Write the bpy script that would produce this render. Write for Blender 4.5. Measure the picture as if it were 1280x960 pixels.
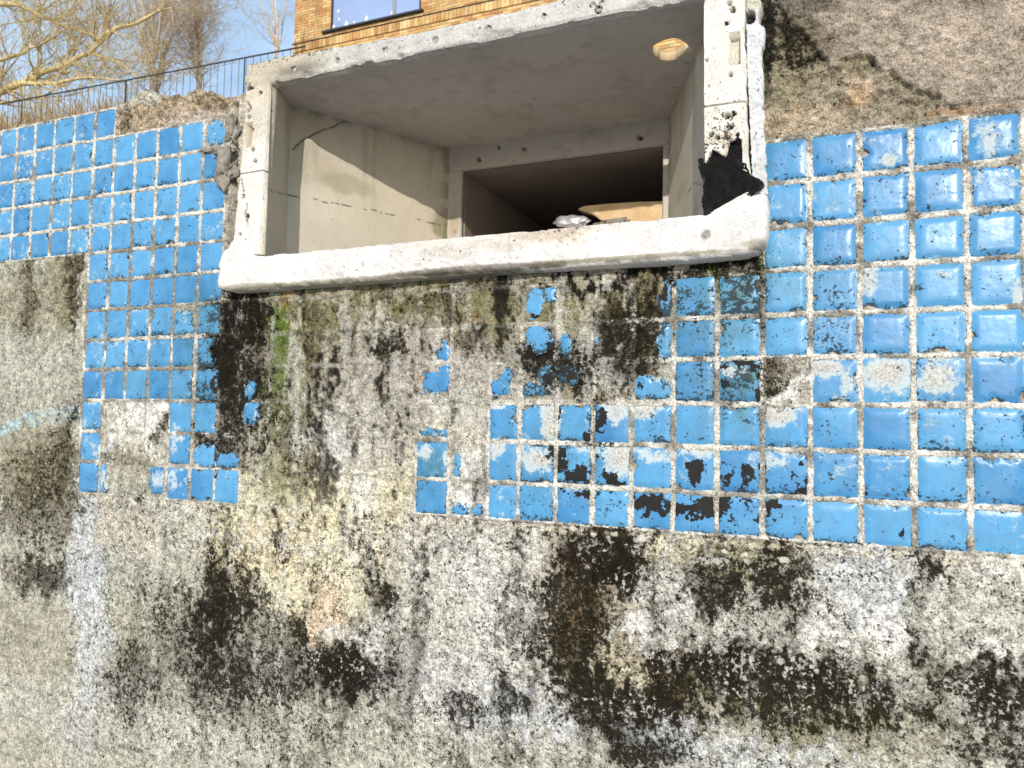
import bpy, bmesh, math, random
import numpy as np
from mathutils import Matrix, Vector

for o in list(bpy.data.objects):
    bpy.data.objects.remove(o, do_unlink=True)
scene = bpy.context.scene
COL = scene.collection

# ------------------------------------------------------------------ camera
# Wall coordinates: X along the wall, r down the wall, D into the wall, all in tile pitches of 0.1 m.
U = 0.1
RM = np.array([[0.917926, -0.019033, 0.396294], [-0.004052, 0.998347, 0.057334], [-0.39673, -0.054234, 0.916332]])
CC = np.array([22.6819, 1.5794, -18.1421])
FPX = 960.0
Z0 = 1.758

def W(X, r, D):
    return (X * U, D * U, Z0 - r * U)

def at(px, py, D=0.0):
    d = RM.T @ np.array([(px - 640) / FPX, (py - 480) / FPX, 1.0])
    q = CC + (D - CC[2]) / d[2] * d
    return float(q[0]), float(q[1])

cam_d = bpy.data.cameras.new('camera')
cam_d.sensor_width = 36.0
cam_d.lens = FPX / 1280 * 36.0
cam_d.clip_start = 0.05
cam_d.clip_end = 3000
cam_d.dof.use_dof = True
cam_d.dof.focus_distance = 2.2
cam_d.dof.aperture_fstop = 7.0
cam = bpy.data.objects.new('camera', cam_d)
COL.objects.link(cam)
w3 = lambda a: Vector((a[0], a[2], -a[1]))
ax, ay, az = w3(RM[0]), -w3(RM[1]), -w3(RM[2])
M = Matrix((ax, ay, az)).transposed().to_4x4()
M.translation = Vector(W(*CC))
cam.matrix_world = M
scene.camera = cam

# ------------------------------------------------------------------ sky, sun, exposure
SUN_EL = math.radians(18.7)
SUN_B = math.radians(14.0)          # a little from the right of the wall's normal
world = bpy.data.worlds.new('World')
scene.world = world
world.use_nodes = True
wt = world.node_tree
wt.nodes.clear()
wo = wt.nodes.new('ShaderNodeOutputWorld')
bg = wt.nodes.new('ShaderNodeBackground')
sky = wt.nodes.new('ShaderNodeTexSky')
sky.sky_type = 'NISHITA'
sky.sun_disc = False
sky.sun_elevation = SUN_EL
sky.sun_rotation = math.pi - SUN_B
sky.air_density = 1.0
sky.dust_density = 1.0
bg.inputs['Strength'].default_value = 0.15
tc = wt.nodes.new('ShaderNodeTexCoord')
mp = wt.nodes.new('ShaderNodeMapping')
mp.inputs['Scale'].default_value = (1.6, 1.6, 3.5)
nz = wt.nodes.new('ShaderNodeTexNoise')
nz.inputs['Scale'].default_value = 2.6
nz.inputs['Detail'].default_value = 7
nz.inputs['Roughness'].default_value = 0.6
cr = wt.nodes.new('ShaderNodeValToRGB')
cr.color_ramp.elements[0].position = 0.36
cr.color_ramp.elements[0].color = (0.30, 0.30, 0.30, 1)
cr.color_ramp.elements[1].position = 0.70
cr.color_ramp.elements[1].color = (0.8, 0.8, 0.8, 1)
mxw = wt.nodes.new('ShaderNodeMix')
mxw.data_type = 'RGBA'
mxw.inputs[7].default_value = (5.4, 7.3, 9.6, 1)
wt.links.new(tc.outputs['Generated'], mp.inputs['Vector'])
wt.links.new(mp.outputs['Vector'], nz.inputs['Vector'])
wt.links.new(nz.outputs['Fac'], cr.inputs['Fac'])
wt.links.new(cr.outputs['Color'], mxw.inputs[0])
wt.links.new(sky.outputs['Color'], mxw.inputs[6])
wt.links.new(mxw.outputs[2], bg.inputs['Color'])
wt.links.new(bg.outputs['Background'], wo.inputs['Surface'])

sun_d = bpy.data.lights.new('sun', 'SUN')
sun_d.energy = 3.5
sun_d.angle = math.radians(0.5)
sun_d.color = (1.0, 0.93, 0.82)
sun = bpy.data.objects.new('sun', sun_d)
COL.objects.link(sun)
to_sun = Vector((math.sin(SUN_B) * math.cos(SUN_EL), -math.cos(SUN_B) * math.cos(SUN_EL), math.sin(SUN_EL)))
sun.rotation_euler = to_sun.to_track_quat('Z', 'Y').to_euler()
sun.location = (0, -8, 8)

scene.view_settings.view_transform = 'Standard'
scene.view_settings.look = 'None'
scene.view_settings.gamma = 1
scene.view_settings.exposure = 0.0
scene.view_settings.use_curve_mapping = False

# ------------------------------------------------------------------ helpers
RNG = random.Random(5)

def vn(x, y, s=0):
    x = np.asarray(x, dtype=np.float64); y = np.asarray(y, dtype=np.float64)
    ix = np.floor(x); iy = np.floor(y); fx = x - ix; fy = y - iy
    fx = fx * fx * (3 - 2 * fx); fy = fy * fy * (3 - 2 * fy)
    def h(a, b):
        v = np.sin(a * 127.1 + b * 311.7 + s * 74.7) * 43758.5453
        return v - np.floor(v)
    a = h(ix, iy); b = h(ix + 1, iy); c = h(ix, iy + 1); d = h(ix + 1, iy + 1)
    return (a + (b - a) * fx) * (1 - fy) + (c + (d - c) * fx) * fy

def fbm(x, y, o=4, s=0, g=0.5):
    t = 0; a = 1; n = 0; f = 1.0
    for k in range(o):
        t = t + a * vn(x * f + 13.7 * k, y * f - 7.3 * k, s + k * 11)
        n += a; a *= g; f *= 2.03
    return t / n

def sstep(a, b, x):
    t = np.clip((x - a) / (b - a), 0, 1)
    return t * t * (3 - 2 * t)

def mesh_obj(name, verts, faces, mat, parent=None, attrs=None, smooth=True):
    me = bpy.data.meshes.new(name)
    verts = np.asarray(verts, dtype=np.float32)
    if isinstance(faces, np.ndarray):
        me.vertices.add(len(verts))
        me.vertices.foreach_set('co', verts.ravel())
        k = faces.shape[1]
        me.loops.add(faces.size)
        me.polygons.add(len(faces))
        me.polygons.foreach_set('loop_start', np.arange(0, faces.size, k, dtype=np.int32))
        me.polygons.foreach_set('loop_total', np.full(len(faces), k, dtype=np.int32))
        me.loops.foreach_set('vertex_index', faces.astype(np.int32).ravel())
        me.update(calc_edges=True)
    else:
        me.from_pydata([tuple(map(float, v)) for v in verts], [], faces)
        me.update()
    if smooth:
        me.polygons.foreach_set('use_smooth', np.ones(len(me.polygons), dtype=bool))
    if attrs:
        for k, v in attrs.items():
            a = me.color_attributes.new(k, 'FLOAT_COLOR', 'POINT')
            v = np.asarray(v, dtype=np.float32)
            if v.shape[1] == 3:
                v = np.c_[v, np.ones(len(v), dtype=np.float32)]
            a.data.foreach_set('color', v.ravel())
    me.materials.append(mat)
    o = bpy.data.objects.new(name, me)
    COL.objects.link(o)
    if parent:
        o.parent = parent
    return o

def thing(name, label, cat, loc=(0, 0, 0), group=None):
    o = bpy.data.objects.new(name, None)
    COL.objects.link(o)
    o.empty_display_size = 0.1
    o['label'] = label; o['category'] = cat
    if group: o['group'] = group
    return o

def tag(o, label, cat, group=None):
    o['label'] = label; o['category'] = cat
    if group: o['group'] = group
    return o

def quads_of(nr, nc, keep=None):
    i = np.arange(nr - 1)[:, None] * nc + np.arange(nc - 1)[None, :]
    q = np.stack([i, i + nc, i + nc + 1, i + 1], -1)
    if keep is not None:
        return q[keep]
    return q.reshape(-1, 4)

def box_vf(x0, x1, y0, y1, z0, z1):
    v = [(x, y, z) for x in (x0, x1) for y in (y0, y1) for z in (z0, z1)]
    f = [(0, 1, 3, 2), (4, 6, 7, 5), (0, 4, 5, 1), (2, 3, 7, 6), (0, 2, 6, 4), (1, 5, 7, 3)]
    return v, f

def box(name, a, b, mat, parent=None, bevel=0.0):
    """box between two (X, r, D) corners"""
    p, q = W(*a), W(*b)
    v, f = box_vf(min(p[0], q[0]), max(p[0], q[0]), min(p[1], q[1]), max(p[1], q[1]), min(p[2], q[2]), max(p[2], q[2]))
    bm = bmesh.new()
    bv = [bm.verts.new(c) for c in v]
    for fc in f: bm.faces.new([bv[i] for i in fc])
    bmesh.ops.recalc_face_normals(bm, faces=bm.faces)
    if bevel:
        bmesh.ops.bevel(bm, geom=bm.edges[:], offset=bevel, segments=2, affect='EDGES', profile=0.6)
    me = bpy.data.meshes.new(name)
    bm.to_mesh(me); bm.free()
    me.materials.append(mat)
    o = bpy.data.objects.new(name, me)
    COL.objects.link(o)
    if parent: o.parent = parent
    return o

# ------------------------------------------------------------------ materials
class NT:
    def __init__(self, name):
        self.m = bpy.data.materials.new(name)
        self.m.use_nodes = True
        self.t = self.m.node_tree
        self.b = self.t.nodes['Principled BSDF']
    def n(self, typ, **kw):
        nd = self.t.nodes.new('ShaderNode' + typ)
        for k, v in kw.items():
            if k in nd.inputs: nd.inputs[k].default_value = v
            else: setattr(nd, k, v)
        return nd
    def l(self, a, b): self.t.links.new(a, b)
    def pos(self):
        return self.n('NewGeometry').outputs['Position']
    def noise(self, vec, scale, detail=4, rough=0.55):
        nd = self.n('TexNoise', Scale=scale, Detail=detail, Roughness=rough)
        self.l(vec, nd.inputs['Vector'])
        return nd.outputs['Fac']
    def math(self, op, a, b=None, c=None, clamp=False):
        nd = self.n('Math'); nd.operation = op; nd.use_clamp = clamp
        for i, v in enumerate((a, b, c)):
            if v is None: continue
            if isinstance(v, (int, float)): nd.inputs[i].default_value = v
            else: self.l(v, nd.inputs[i])
        return nd.outputs[0]
    def rng(self, v, a, b, c, d, smooth=False):
        nd = self.n('MapRange')
        if smooth: nd.interpolation_type = 'SMOOTHSTEP'
        for i, x in enumerate((v, a, b, c, d)):
            if isinstance(x, (int, float)): nd.inputs[i].default_value = x
            else: self.l(x, nd.inputs[i])
        return nd.outputs[0]
    def mix(self, f, a, b, mode='MIX'):
        nd = self.n('Mix'); nd.data_type = 'RGBA'; nd.blend_type = mode
        for i, v in ((0, f), (6, a), (7, b)):
            if isinstance(v, (int, float)): nd.inputs[i].default_value = v
            elif isinstance(v, tuple): nd.inputs[i].default_value = v if len(v) == 4 else v + (1,)
            else: self.l(v, nd.inputs[i])
        return nd.outputs[2]
    def bump(self, h, strength=0.5, dist=0.002):
        nd = self.n('Bump', Strength=strength, Distance=dist)
        self.l(h, nd.inputs['Height'])
        self.l(nd.outputs['Normal'], self.b.inputs['Normal'])
    def attr(self, name):
        nd = self.n('Attribute'); nd.attribute_name = name
        return nd
    def scalecol(self, c, v):
        nd = self.n('VectorMath'); nd.operation = 'SCALE'
        self.l(c, nd.inputs[0]) if not isinstance(c, tuple) else None
        if isinstance(c, tuple): nd.inputs[0].default_value = c[:3]
        self.l(v, nd.inputs['Scale'])
        return nd.outputs[0]

def mat_attr_concrete(name, vor=105.0, amp=1.0, pit_dark=(0.009, 0.0085, 0.007), bump=0.8, dist=0.004):
    """concrete whose colour is read from the mesh: 'stain' rgb; 'wear' r = dark lichen specks, g = coarse grain, b = pale crust specks"""
    k = NT(name)
    p = k.pos()
    st = k.attr('stain'); we = k.attr('wear')
    sep = k.n('SeparateColor'); k.l(we.outputs['Color'], sep.inputs[0])
    pit, grain, crust = sep.outputs[0], sep.outputs[1], sep.outputs[2]
    # wobble the sampling position so that grains are not round cells
    nv = k.n('TexNoise', Scale=70.0, Detail=1); k.l(p, nv.inputs['Vector'])
    wob = k.n('VectorMath'); wob.operation = 'MULTIPLY_ADD'
    k.l(nv.outputs['Color'], wob.inputs[0]); wob.inputs[1].default_value = (0.012,) * 3; k.l(p, wob.inputs[2])
    vo = k.n('TexVoronoi', Scale=vor); k.l(wob.outputs[0], vo.inputs['Vector'])
    sv = k.n('SeparateColor'); k.l(vo.outputs['Color'], sv.inputs[0])
    cell = k.rng(sv.outputs[0], 0, 1, -0.26 * amp, 0.26 * amp)
    edge = k.rng(vo.outputs['Distance'], 0.0, 0.9, 0.12 * amp, -0.28 * amp)
    g = k.math('MULTIPLY', k.math('ADD', cell, edge), grain)
    f1 = k.noise(p, 38, 4, 0.62)
    g2 = k.math('ADD', g, k.rng(f1, 0.25, 0.75, -0.40 * amp, 0.40 * amp))
    f3 = k.noise(p, 260, 1, 0.6)
    g2 = k.math('ADD', g2, k.rng(f3, 0.28, 0.72, -0.45 * amp, 0.45 * amp))
    col = k.scalecol(st.outputs['Color'], k.math('MAXIMUM', k.math('ADD', g2, 1.0), 0.12))
    # dark lichen
    f2a = k.noise(wob.outputs[0], 84, 3, 0.68)
    f2b = k.noise(p, 215, 2, 0.6)
    f2 = k.math('ADD', k.math('MULTIPLY', f2a, 0.62), k.math('MULTIPLY', f2b, 0.38))
    thr = k.rng(pit, 0, 1, 0.70, 0.38)
    pm = k.rng(k.math('SUBTRACT', f2, thr), -0.035, 0.05, 0, 1, True)
    dcol = k.mix(k.rng(f1, 0.35, 0.65, 0, 1), pit_dark, (0.018, 0.014, 0.008))
    col = k.mix(k.math('MULTIPLY', pm, 0.93), col, dcol)
    # pale crust flakes
    f4 = k.noise(wob.outputs[0], 92, 4, 0.66)
    thr2 = k.rng(crust, 0, 1, 0.78, 0.39)
    cm = k.rng(k.math('SUBTRACT', f4, thr2), -0.02, 0.05, 0, 1, True)
    crc = k.mix(f3, (0.36, 0.34, 0.30), (0.66, 0.64, 0.60))
    col = k.mix(k.math('MULTIPLY', cm, 0.85), col, crc)
    k.l(col, k.b.inputs['Base Color'])
    k.b.inputs['Roughness'].default_value = 0.93
    k.b.inputs['Specular IOR Level'].default_value = 0.06
    h = k.math('ADD', k.math('MULTIPLY', vo.outputs['Distance'], -0.9), k.math('MULTIPLY', f2, 0.9))
    h = k.math('ADD', h, k.math('MULTIPLY', f3, 0.5))
    h = k.math('ADD', h, k.math('MULTIPLY', cm, 0.8))
    h = k.math('SUBTRACT', h, k.math('MULTIPLY', pm, 0.35))
    k.bump(h, bump, dist)
    return k.m

def mat_simple(name, c0, c1, scale=8, rough=0.85, bump=0.3, dist=0.003, spec=0.3, metallic=0.0, detail=6):
    k = NT(name)
    p = k.pos()
    f = k.noise(p, scale, detail, 0.6)
    f2 = k.noise(p, scale * 9, 3, 0.6)
    f = k.math('ADD', k.math('MULTIPLY', f, 0.7), k.math('MULTIPLY', f2, 0.3))
    k.l(k.mix(k.rng(f, 0.32, 0.68, 0, 1), c0, c1), k.b.inputs['Base Color'])
    k.b.inputs['Roughness'].default_value = rough
    k.b.inputs['Specular IOR Level'].default_value = spec
    k.b.inputs['Metallic'].default_value = metallic
    if bump: k.bump(f2, bump, dist)
    return k.m

def mat_tile():
    k = NT('glazed_blue_tile')
    p = k.pos()
    we = k.attr('wear')
    sep = k.n('SeparateColor'); k.l(we.outputs['Color'], sep.inputs[0])
    speck, white, black, moss = sep.outputs[0], sep.outputs[1], sep.outputs[2], we.outputs['Alpha']
    oi = k.n('ObjectInfo')
    rnd = oi.outputs['Random']
    base = k.mix(rnd, (0.036, 0.195, 0.44), (0.105, 0.345, 0.61))
    base = k.mix(k.rng(k.noise(p, 11, 3, 0.6), 0.38, 0.66, 0, 0.55), base, (0.13, 0.36, 0.60))
    f0 = k.noise(p, 26, 5, 0.6)
    base = k.mix(k.rng(f0, 0.40, 0.72, 0, 0.42), base, (0.055, 0.16, 0.30))
    # fine streaks of dirt film
    mpn = k.n('Mapping'); mpn.inputs['Scale'].default_value = (120, 120, 22); k.l(p, mpn.inputs['Vector'])
    fs = k.n('TexNoise', Scale=1.0, Detail=4); k.l(mpn.outputs['Vector'], fs.inputs['Vector'])
    base = k.mix(k.rng(fs.outputs['Fac'], 0.5, 0.78, 0, 0.35), base, (0.09, 0.20, 0.32))
    base = k.mix(k.math('MULTIPLY', k.rng(f0, 0.3, 0.65, 0.25, 1), k.math('MULTIPLY', moss, 0.85)), base, (0.045, 0.12, 0.085))
    # limescale film
    fw = k.noise(p, 46, 6, 0.65)
    fw2 = k.noise(p, 190, 4, 0.6)
    wm = k.rng(k.math('SUBTRACT', k.math('ADD', k.math('MULTIPLY', fw, 0.75), k.math('MULTIPLY', fw2, 0.25)), k.rng(white, 0, 1, 0.80, 0.33)), -0.04, 0.10, 0, 1, True)
    wcol = k.mix(k.rng(white, 0.75, 1.1, 0, 1), (0.48, 0.56, 0.58), k.mix(k.rng(fw2, 0.35, 0.65, 0, 1), (0.34, 0.31, 0.25), (0.66, 0.63, 0.57)))
    col = k.mix(k.math('MULTIPLY', wm, 0.90), base, wcol)
    # dark specks
    f2 = k.noise(p, 150, 5, 0.65)
    f2b = k.noise(p, 45, 4, 0.6)
    f2 = k.math('ADD', k.math('MULTIPLY', f2, 0.62), k.math('MULTIPLY', f2b, 0.38))
    sm = k.rng(k.math('SUBTRACT', f2, k.rng(speck, 0, 1, 0.68, 0.46)), -0.01, 0.02, 0, 1, True)
    col = k.mix(k.math('MULTIPLY', sm, 0.9), col, (0.022, 0.032, 0.032))
    # flaked patches down to the dark bedding, plus joint shadow painted at tile rims
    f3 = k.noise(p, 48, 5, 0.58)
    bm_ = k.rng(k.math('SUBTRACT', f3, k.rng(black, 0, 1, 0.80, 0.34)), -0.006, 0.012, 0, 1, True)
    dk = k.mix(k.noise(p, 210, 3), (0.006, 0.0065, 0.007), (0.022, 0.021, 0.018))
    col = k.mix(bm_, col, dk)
    k.l(col, k.b.inputs['Base Color'])
    ro = k.rng(f0, 0.3, 0.7, 0.20, 0.42)
    ro = k.math('ADD', ro, k.math('MULTIPLY', k.math('MAXIMUM', k.math('MAXIMUM', wm, sm), bm_), 0.55), clamp=True)
    k.l(ro, k.b.inputs['Roughness'])
    k.b.inputs['Specular IOR Level'].default_value = 0.36
    h = k.math('ADD', k.math('MULTIPLY', k.noise(p, 34, 2), 0.8), k.math('MULTIPLY', fs.outputs['Fac'], 0.10))
    h = k.math('SUBTRACT', h, k.math('MULTIPLY', bm_, 0.55))
    h = k.math('ADD', h, k.math('MULTIPLY', k.math('MULTIPLY', wm, fw2), 1.1))
    k.bump(h, 0.55, 0.0022)
    return k.m

M_WALL = mat_attr_concrete('stained_wall_concrete')
M_FRAME = mat_attr_concrete('frame_concrete', vor=150, amp=0.35, bump=0.45, dist=0.002)
M_PANEL = mat_attr_concrete('painted_panel_concrete', vor=150, amp=0.10, bump=0.15, dist=0.001)
M_TILE = mat_tile()
M_TAR = mat_simple('black_tar', (0.002, 0.002, 0.002), (0.026, 0.025, 0.023), 70, 0.55, 1.0, 0.014, 0.4)
M_MORTAR = mat_simple('old_mortar', (0.14, 0.12, 0.10), (0.58, 0.53, 0.46), 45, 0.95, 1.0, 0.006)
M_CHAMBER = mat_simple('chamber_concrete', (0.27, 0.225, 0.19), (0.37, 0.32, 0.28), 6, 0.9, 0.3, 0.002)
M_WOOD = mat_simple('weathered_orange_timber', (0.50, 0.33, 0.16), (0.74, 0.56, 0.34), 14, 0.7, 0.4, 0.002)
M_SILVER = mat_simple('crumpled_foil', (0.45, 0.46, 0.48), (0.75, 0.76, 0.78), 30, 0.35, 0.4, 0.002, 0.5, 0.6)
M_RAIL = mat_simple('dark_painted_steel', (0.03, 0.03, 0.034), (0.06, 0.06, 0.065), 20, 0.5, 0.0)
M_FRAMEW = mat_simple('window_frame_paint', (0.025, 0.028, 0.035), (0.04, 0.043, 0.05), 12, 0.45, 0.0)
M_MULL = mat_simple('grey_mullion_paint', (0.24, 0.27, 0.30), (0.30, 0.33, 0.35), 12, 0.5, 0.0)
M_WHITE = mat_simple('white_paper', (0.72, 0.72, 0.70), (0.80, 0.80, 0.79), 20, 0.8, 0.0)
M_GROUND = mat_simple('pool_floor_concrete', (0.22, 0.21, 0.19), (0.38, 0.36, 0.33), 1.5, 0.95, 0.5, 0.01)
M_SOIL = mat_simple('dry_bank_soil', (0.14, 0.10, 0.06), (0.28, 0.21, 0.12), 1.2, 0.97, 0.8, 0.03)
M_MORT2 = mat_simple('building_mortar', (0.40, 0.33, 0.24), (0.52, 0.43, 0.32), 3, 0.95, 0.0)
M_BARK_Y = mat_simple('lichen_bark', (0.34, 0.25, 0.12), (0.86, 0.72, 0.40), 9, 0.9, 0.3, 0.01)
M_BARK_P = mat_simple('pale_bark', (0.46, 0.37, 0.28), (0.72, 0.62, 0.50), 9, 0.9, 0.3, 0.01)
M_HEDGE = mat_simple('dry_hedge_twigs', (0.42, 0.30, 0.15), (0.70, 0.54, 0.32), 3, 0.95, 0.0)

def mat_brick():
    k = NT('yellow_stock_brick')
    a = k.attr('stain')
    p = k.pos()
    f = k.noise(p, 7, 5, 0.6)
    f2 = k.noise(p, 60, 4, 0.6)
    c = k.scalecol(a.outputs['Color'], k.math('ADD', k.rng(f, 0.3, 0.7, 0.78, 1.15), k.rng(f2, 0.3, 0.7, -0.15, 0.15)))
    k.l(c, k.b.inputs['Base Color'])
    k.b.inputs['Roughness'].default_value = 0.9
    k.bump(f2, 0.4, 0.004)
    return k.m
M_BRICK = mat_brick()

def mat_glass_window():
    k = NT('window_glass')
    p = k.pos()
    k.l(k.mix(k.noise(p, 0.8, 3), (0.50, 0.56, 0.74), (0.58, 0.64, 0.80)), k.b.inputs['Base Color'])
    k.b.inputs['Roughness'].default_value = 0.04
    k.b.inputs['Metallic'].default_value = 0.75
    k.bump(k.noise(p, 2.2, 2), 0.08, 0.01)
    return k.m
M_GLASS = mat_glass_window()

# ------------------------------------------------------------------ ground
def plane_structure(name, polys, mat):
    v = []; f = []
    for poly in polys:
        b = len(v); v += [W(*q) for q in poly]; f.append(tuple(range(b, b + len(poly))))
    o = mesh_obj(name, v, f, mat, smooth=False)
    o['kind'] = 'structure'
    return o

GR = 17.6
gxs = np.concatenate([np.linspace(-4000, -80, 12), np.linspace(-70, 90, 60), np.linspace(100, 4000, 12)])
gds = np.concatenate([np.linspace(-4000, -130, 12), np.linspace(-120, 1.0, 60)])
GX, GD = np.meshgrid(gxs, gds)
gh = fbm(GX * 0.1, GD * 0.1, 4, 3) * 0.35 - 0.2
gh[np.abs(GX) > 90] = 0
gv = np.stack([GX * U, GD * U, Z0 - (GR - gh) * U], -1).reshape(-1, 3)
o = mesh_obj('ground', gv, quads_of(len(gds), len(gxs))[:, ::-1].copy(), M_GROUND)
o['kind'] = 'structure'

# raised ground behind the wall: a bank that climbs to a terrace
TER = -28.0
bxs = np.concatenate([np.linspace(-4000, -320, 10), np.linspace(-300, 200, 160), np.linspace(220, 4000, 10)])
bds = np.concatenate([np.array([3.0, 6, 10, 14, 18, 22]), np.linspace(24, 60, 30), np.linspace(66, 320, 40), np.linspace(400, 4000, 10)])
BX, BD = np.meshgrid(bxs, bds)
br = -8.3 + sstep(8, 50, BD) * (TER + 8.3)
br = br - (fbm(BX * 0.22, BD * 0.22, 4, 9) - 0.5) * 1.4 * sstep(3, 10, BD)
xm = 0.5 * (bxs[1:] + bxs[:-1]); dm = 0.5 * (bds[1:] + bds[:-1])
keep = ~((xm[None, :] > 3.0) & (xm[None, :] < 23.0) & (dm[:, None] < 23))
bv = np.stack([BX * U, BD * U, Z0 - br * U], -1).reshape(-1, 3)
o = mesh_obj('bank', bv, quads_of(len(bds), len(bxs), keep)[:, ::-1].copy(), M_SOIL)
o['kind'] = 'structure'

# ------------------------------------------------------------------ the wall: stain map
PAL = dict(grey=(0.33, 0.315, 0.265), pale=(0.52, 0.50, 0.45), white=(0.72, 0.70, 0.66), cream=(0.63, 0.57, 0.40), black=(0.007, 0.007, 0.0065),
           brown=(0.060, 0.045, 0.022), olive=(0.20, 0.185, 0.10), moss=(0.09, 0.13, 0.025), bluewhite=(0.54, 0.555, 0.575), tan=(0.36, 0.28, 0.19),
           peach=(0.62, 0.47, 0.33), pinkgrey=(0.44, 0.40, 0.37), rust=(0.36, 0.20, 0.09), cyan=(0.36, 0.50, 0.54), dust=(0.30, 0.245, 0.185))

def px_scale(px, py):
    a = at(px - 5, py); b = at(px + 5, py); c = at(px, py - 5); d = at(px, py + 5)
    return (b[0] - a[0]) / 10, (d[1] - c[1]) / 10

def blob(X, r, cx, cy, rx, ry):
    bx, brr = at(cx, cy)
    sx, sy = px_scale(cx, cy)
    q = ((X - bx) / (rx * sx)) ** 2 + ((r - brr) / (ry * sy)) ** 2
    return np.exp(-q * 0.9)

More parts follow.
